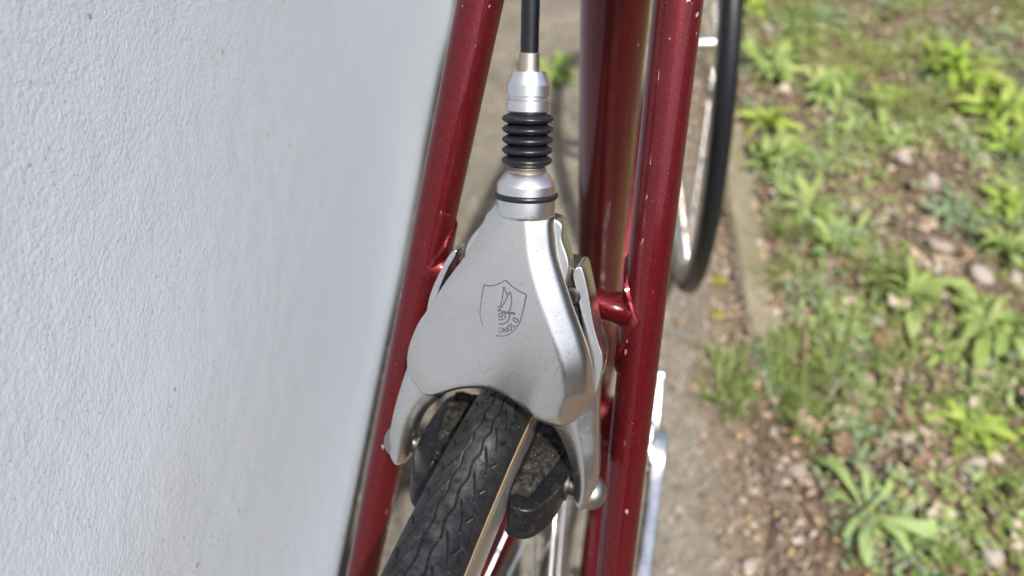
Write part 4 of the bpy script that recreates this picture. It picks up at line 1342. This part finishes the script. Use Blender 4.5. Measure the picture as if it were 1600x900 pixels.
TUFTS = [(0.187, 0.712, 0.044), (0.237, 0.763, 0.041), (0.324, 0.79, 0.036), (0.266, 0.639, 0.041), (0.205, 0.685, 0.035), (0.391, 0.505, 0.029), (0.222, 0.903, 0.029), (0.289, 0.732, 0.035), (0.335, 0.952, 0.03), (0.21, 1.021, 0.021), (0.30, 0.83, 0.06), (0.38, 0.76, 0.06), (0.150, 0.705, 0.030), (0.155, 0.655, 0.025), (0.33, 0.68, 0.05)]
obj('grass', blades(TUFTS, 1150, 0.036, 0.0030, 1), M['grass'], None, k=1.0, sharp=None, kind='stuff')
turf = []
while len(turf) < 420:
    y = rng.uniform(0.5, 2.8)
    x = kerb_x(y) + 0.04 + rng.uniform(0, 1.05)
    if vnoise(np.array(x * 6), np.array(y * 6), 21) + (y - 1.45) * 0.45 > 0.50:
        turf.append((x, y, 0.045))
obj('turf', blades(turf, 46000, 0.016, 0.0022, 2), M['moss_grass'], None, k=1.0, sharp=None, kind='stuff')

# unseen leaf mass right and behind, added to give metal and paint dark reflections
V, F = [], []
for i in range(16000):
    q = rng.uniform(0, 1)
    if q < 0.6:
        c = np.array([5.6 + rng.uniform(-0.5, 0.5), rng.uniform(-5, 9), rng.uniform(0, 2.1)])
    else:
        c = np.array([rng.uniform(-0.5, 5.6), -5.2 + rng.uniform(-0.5, 0.5), rng.uniform(0, 2.1)])
    d = rng.normal(size=3); d /= np.linalg.norm(d)
    e = np.cross(d, rng.normal(size=3)); e /= np.linalg.norm(e)
    L_, w_ = rng.uniform(0.08, 0.16), rng.uniform(0.05, 0.09)
    b = len(V)
    V += [c - d * L_, c - e * w_, c + d * L_, c + e * w_]
    F.append((b, b + 1, b + 2, b + 3))
obj('added_reflection_hedge', (V, F), plain('added_hedge_leaves', (0.045, 0.075, 0.025), 0.6, 0.4, 3), None, k=1.0, smooth=False, kind='stuff')

# creeping ground cover: tiny leaves between the weeds (uncountable)
cov = [[], [], []]
r_ = np.random.default_rng(5)
cl_ = [(kerb_x(y) + 0.06 + r_.uniform(0, 0.85), y) for y in r_.uniform(0.42, 2.3, 240)]
for i in range(13000):
    cx, cy = cl_[i % 240]
    x, y = cx + r_.normal() * 0.028, cy + r_.normal() * 0.034
    if x < kerb_x(y) + 0.055:
        continue
    z = gz(x, y) + r_.uniform(0.002, 0.014)
    a = r_.uniform(0, 6.28)
    L_, w_ = r_.uniform(0.006, 0.016), r_.uniform(0.002, 0.0048)
    d = np.array([math.cos(a), math.sin(a), r_.uniform(-.2, .6)])
    e = np.array([-math.sin(a), math.cos(a), 0])
    c = np.array([x, y, z])
    n_ = np.array([0, 0, 0.0012])
    cov[(i % 240) % 3].append(([c, c + d * L_ * 0.4 + e * w_ + n_, c + d * L_ * 0.8 + e * w_ * 0.7 + n_, c + d * L_, c + d * L_ * 0.8 - e * w_ * 0.7 + n_, c + d * L_ * 0.4 - e * w_ + n_], [(0, 1, 5), (1, 2, 4, 5), (2, 3, 4)]))
multi('ground_cover', cov, [M['leaf'], M['leaf_grey'], M['grass']], kind='stuff')
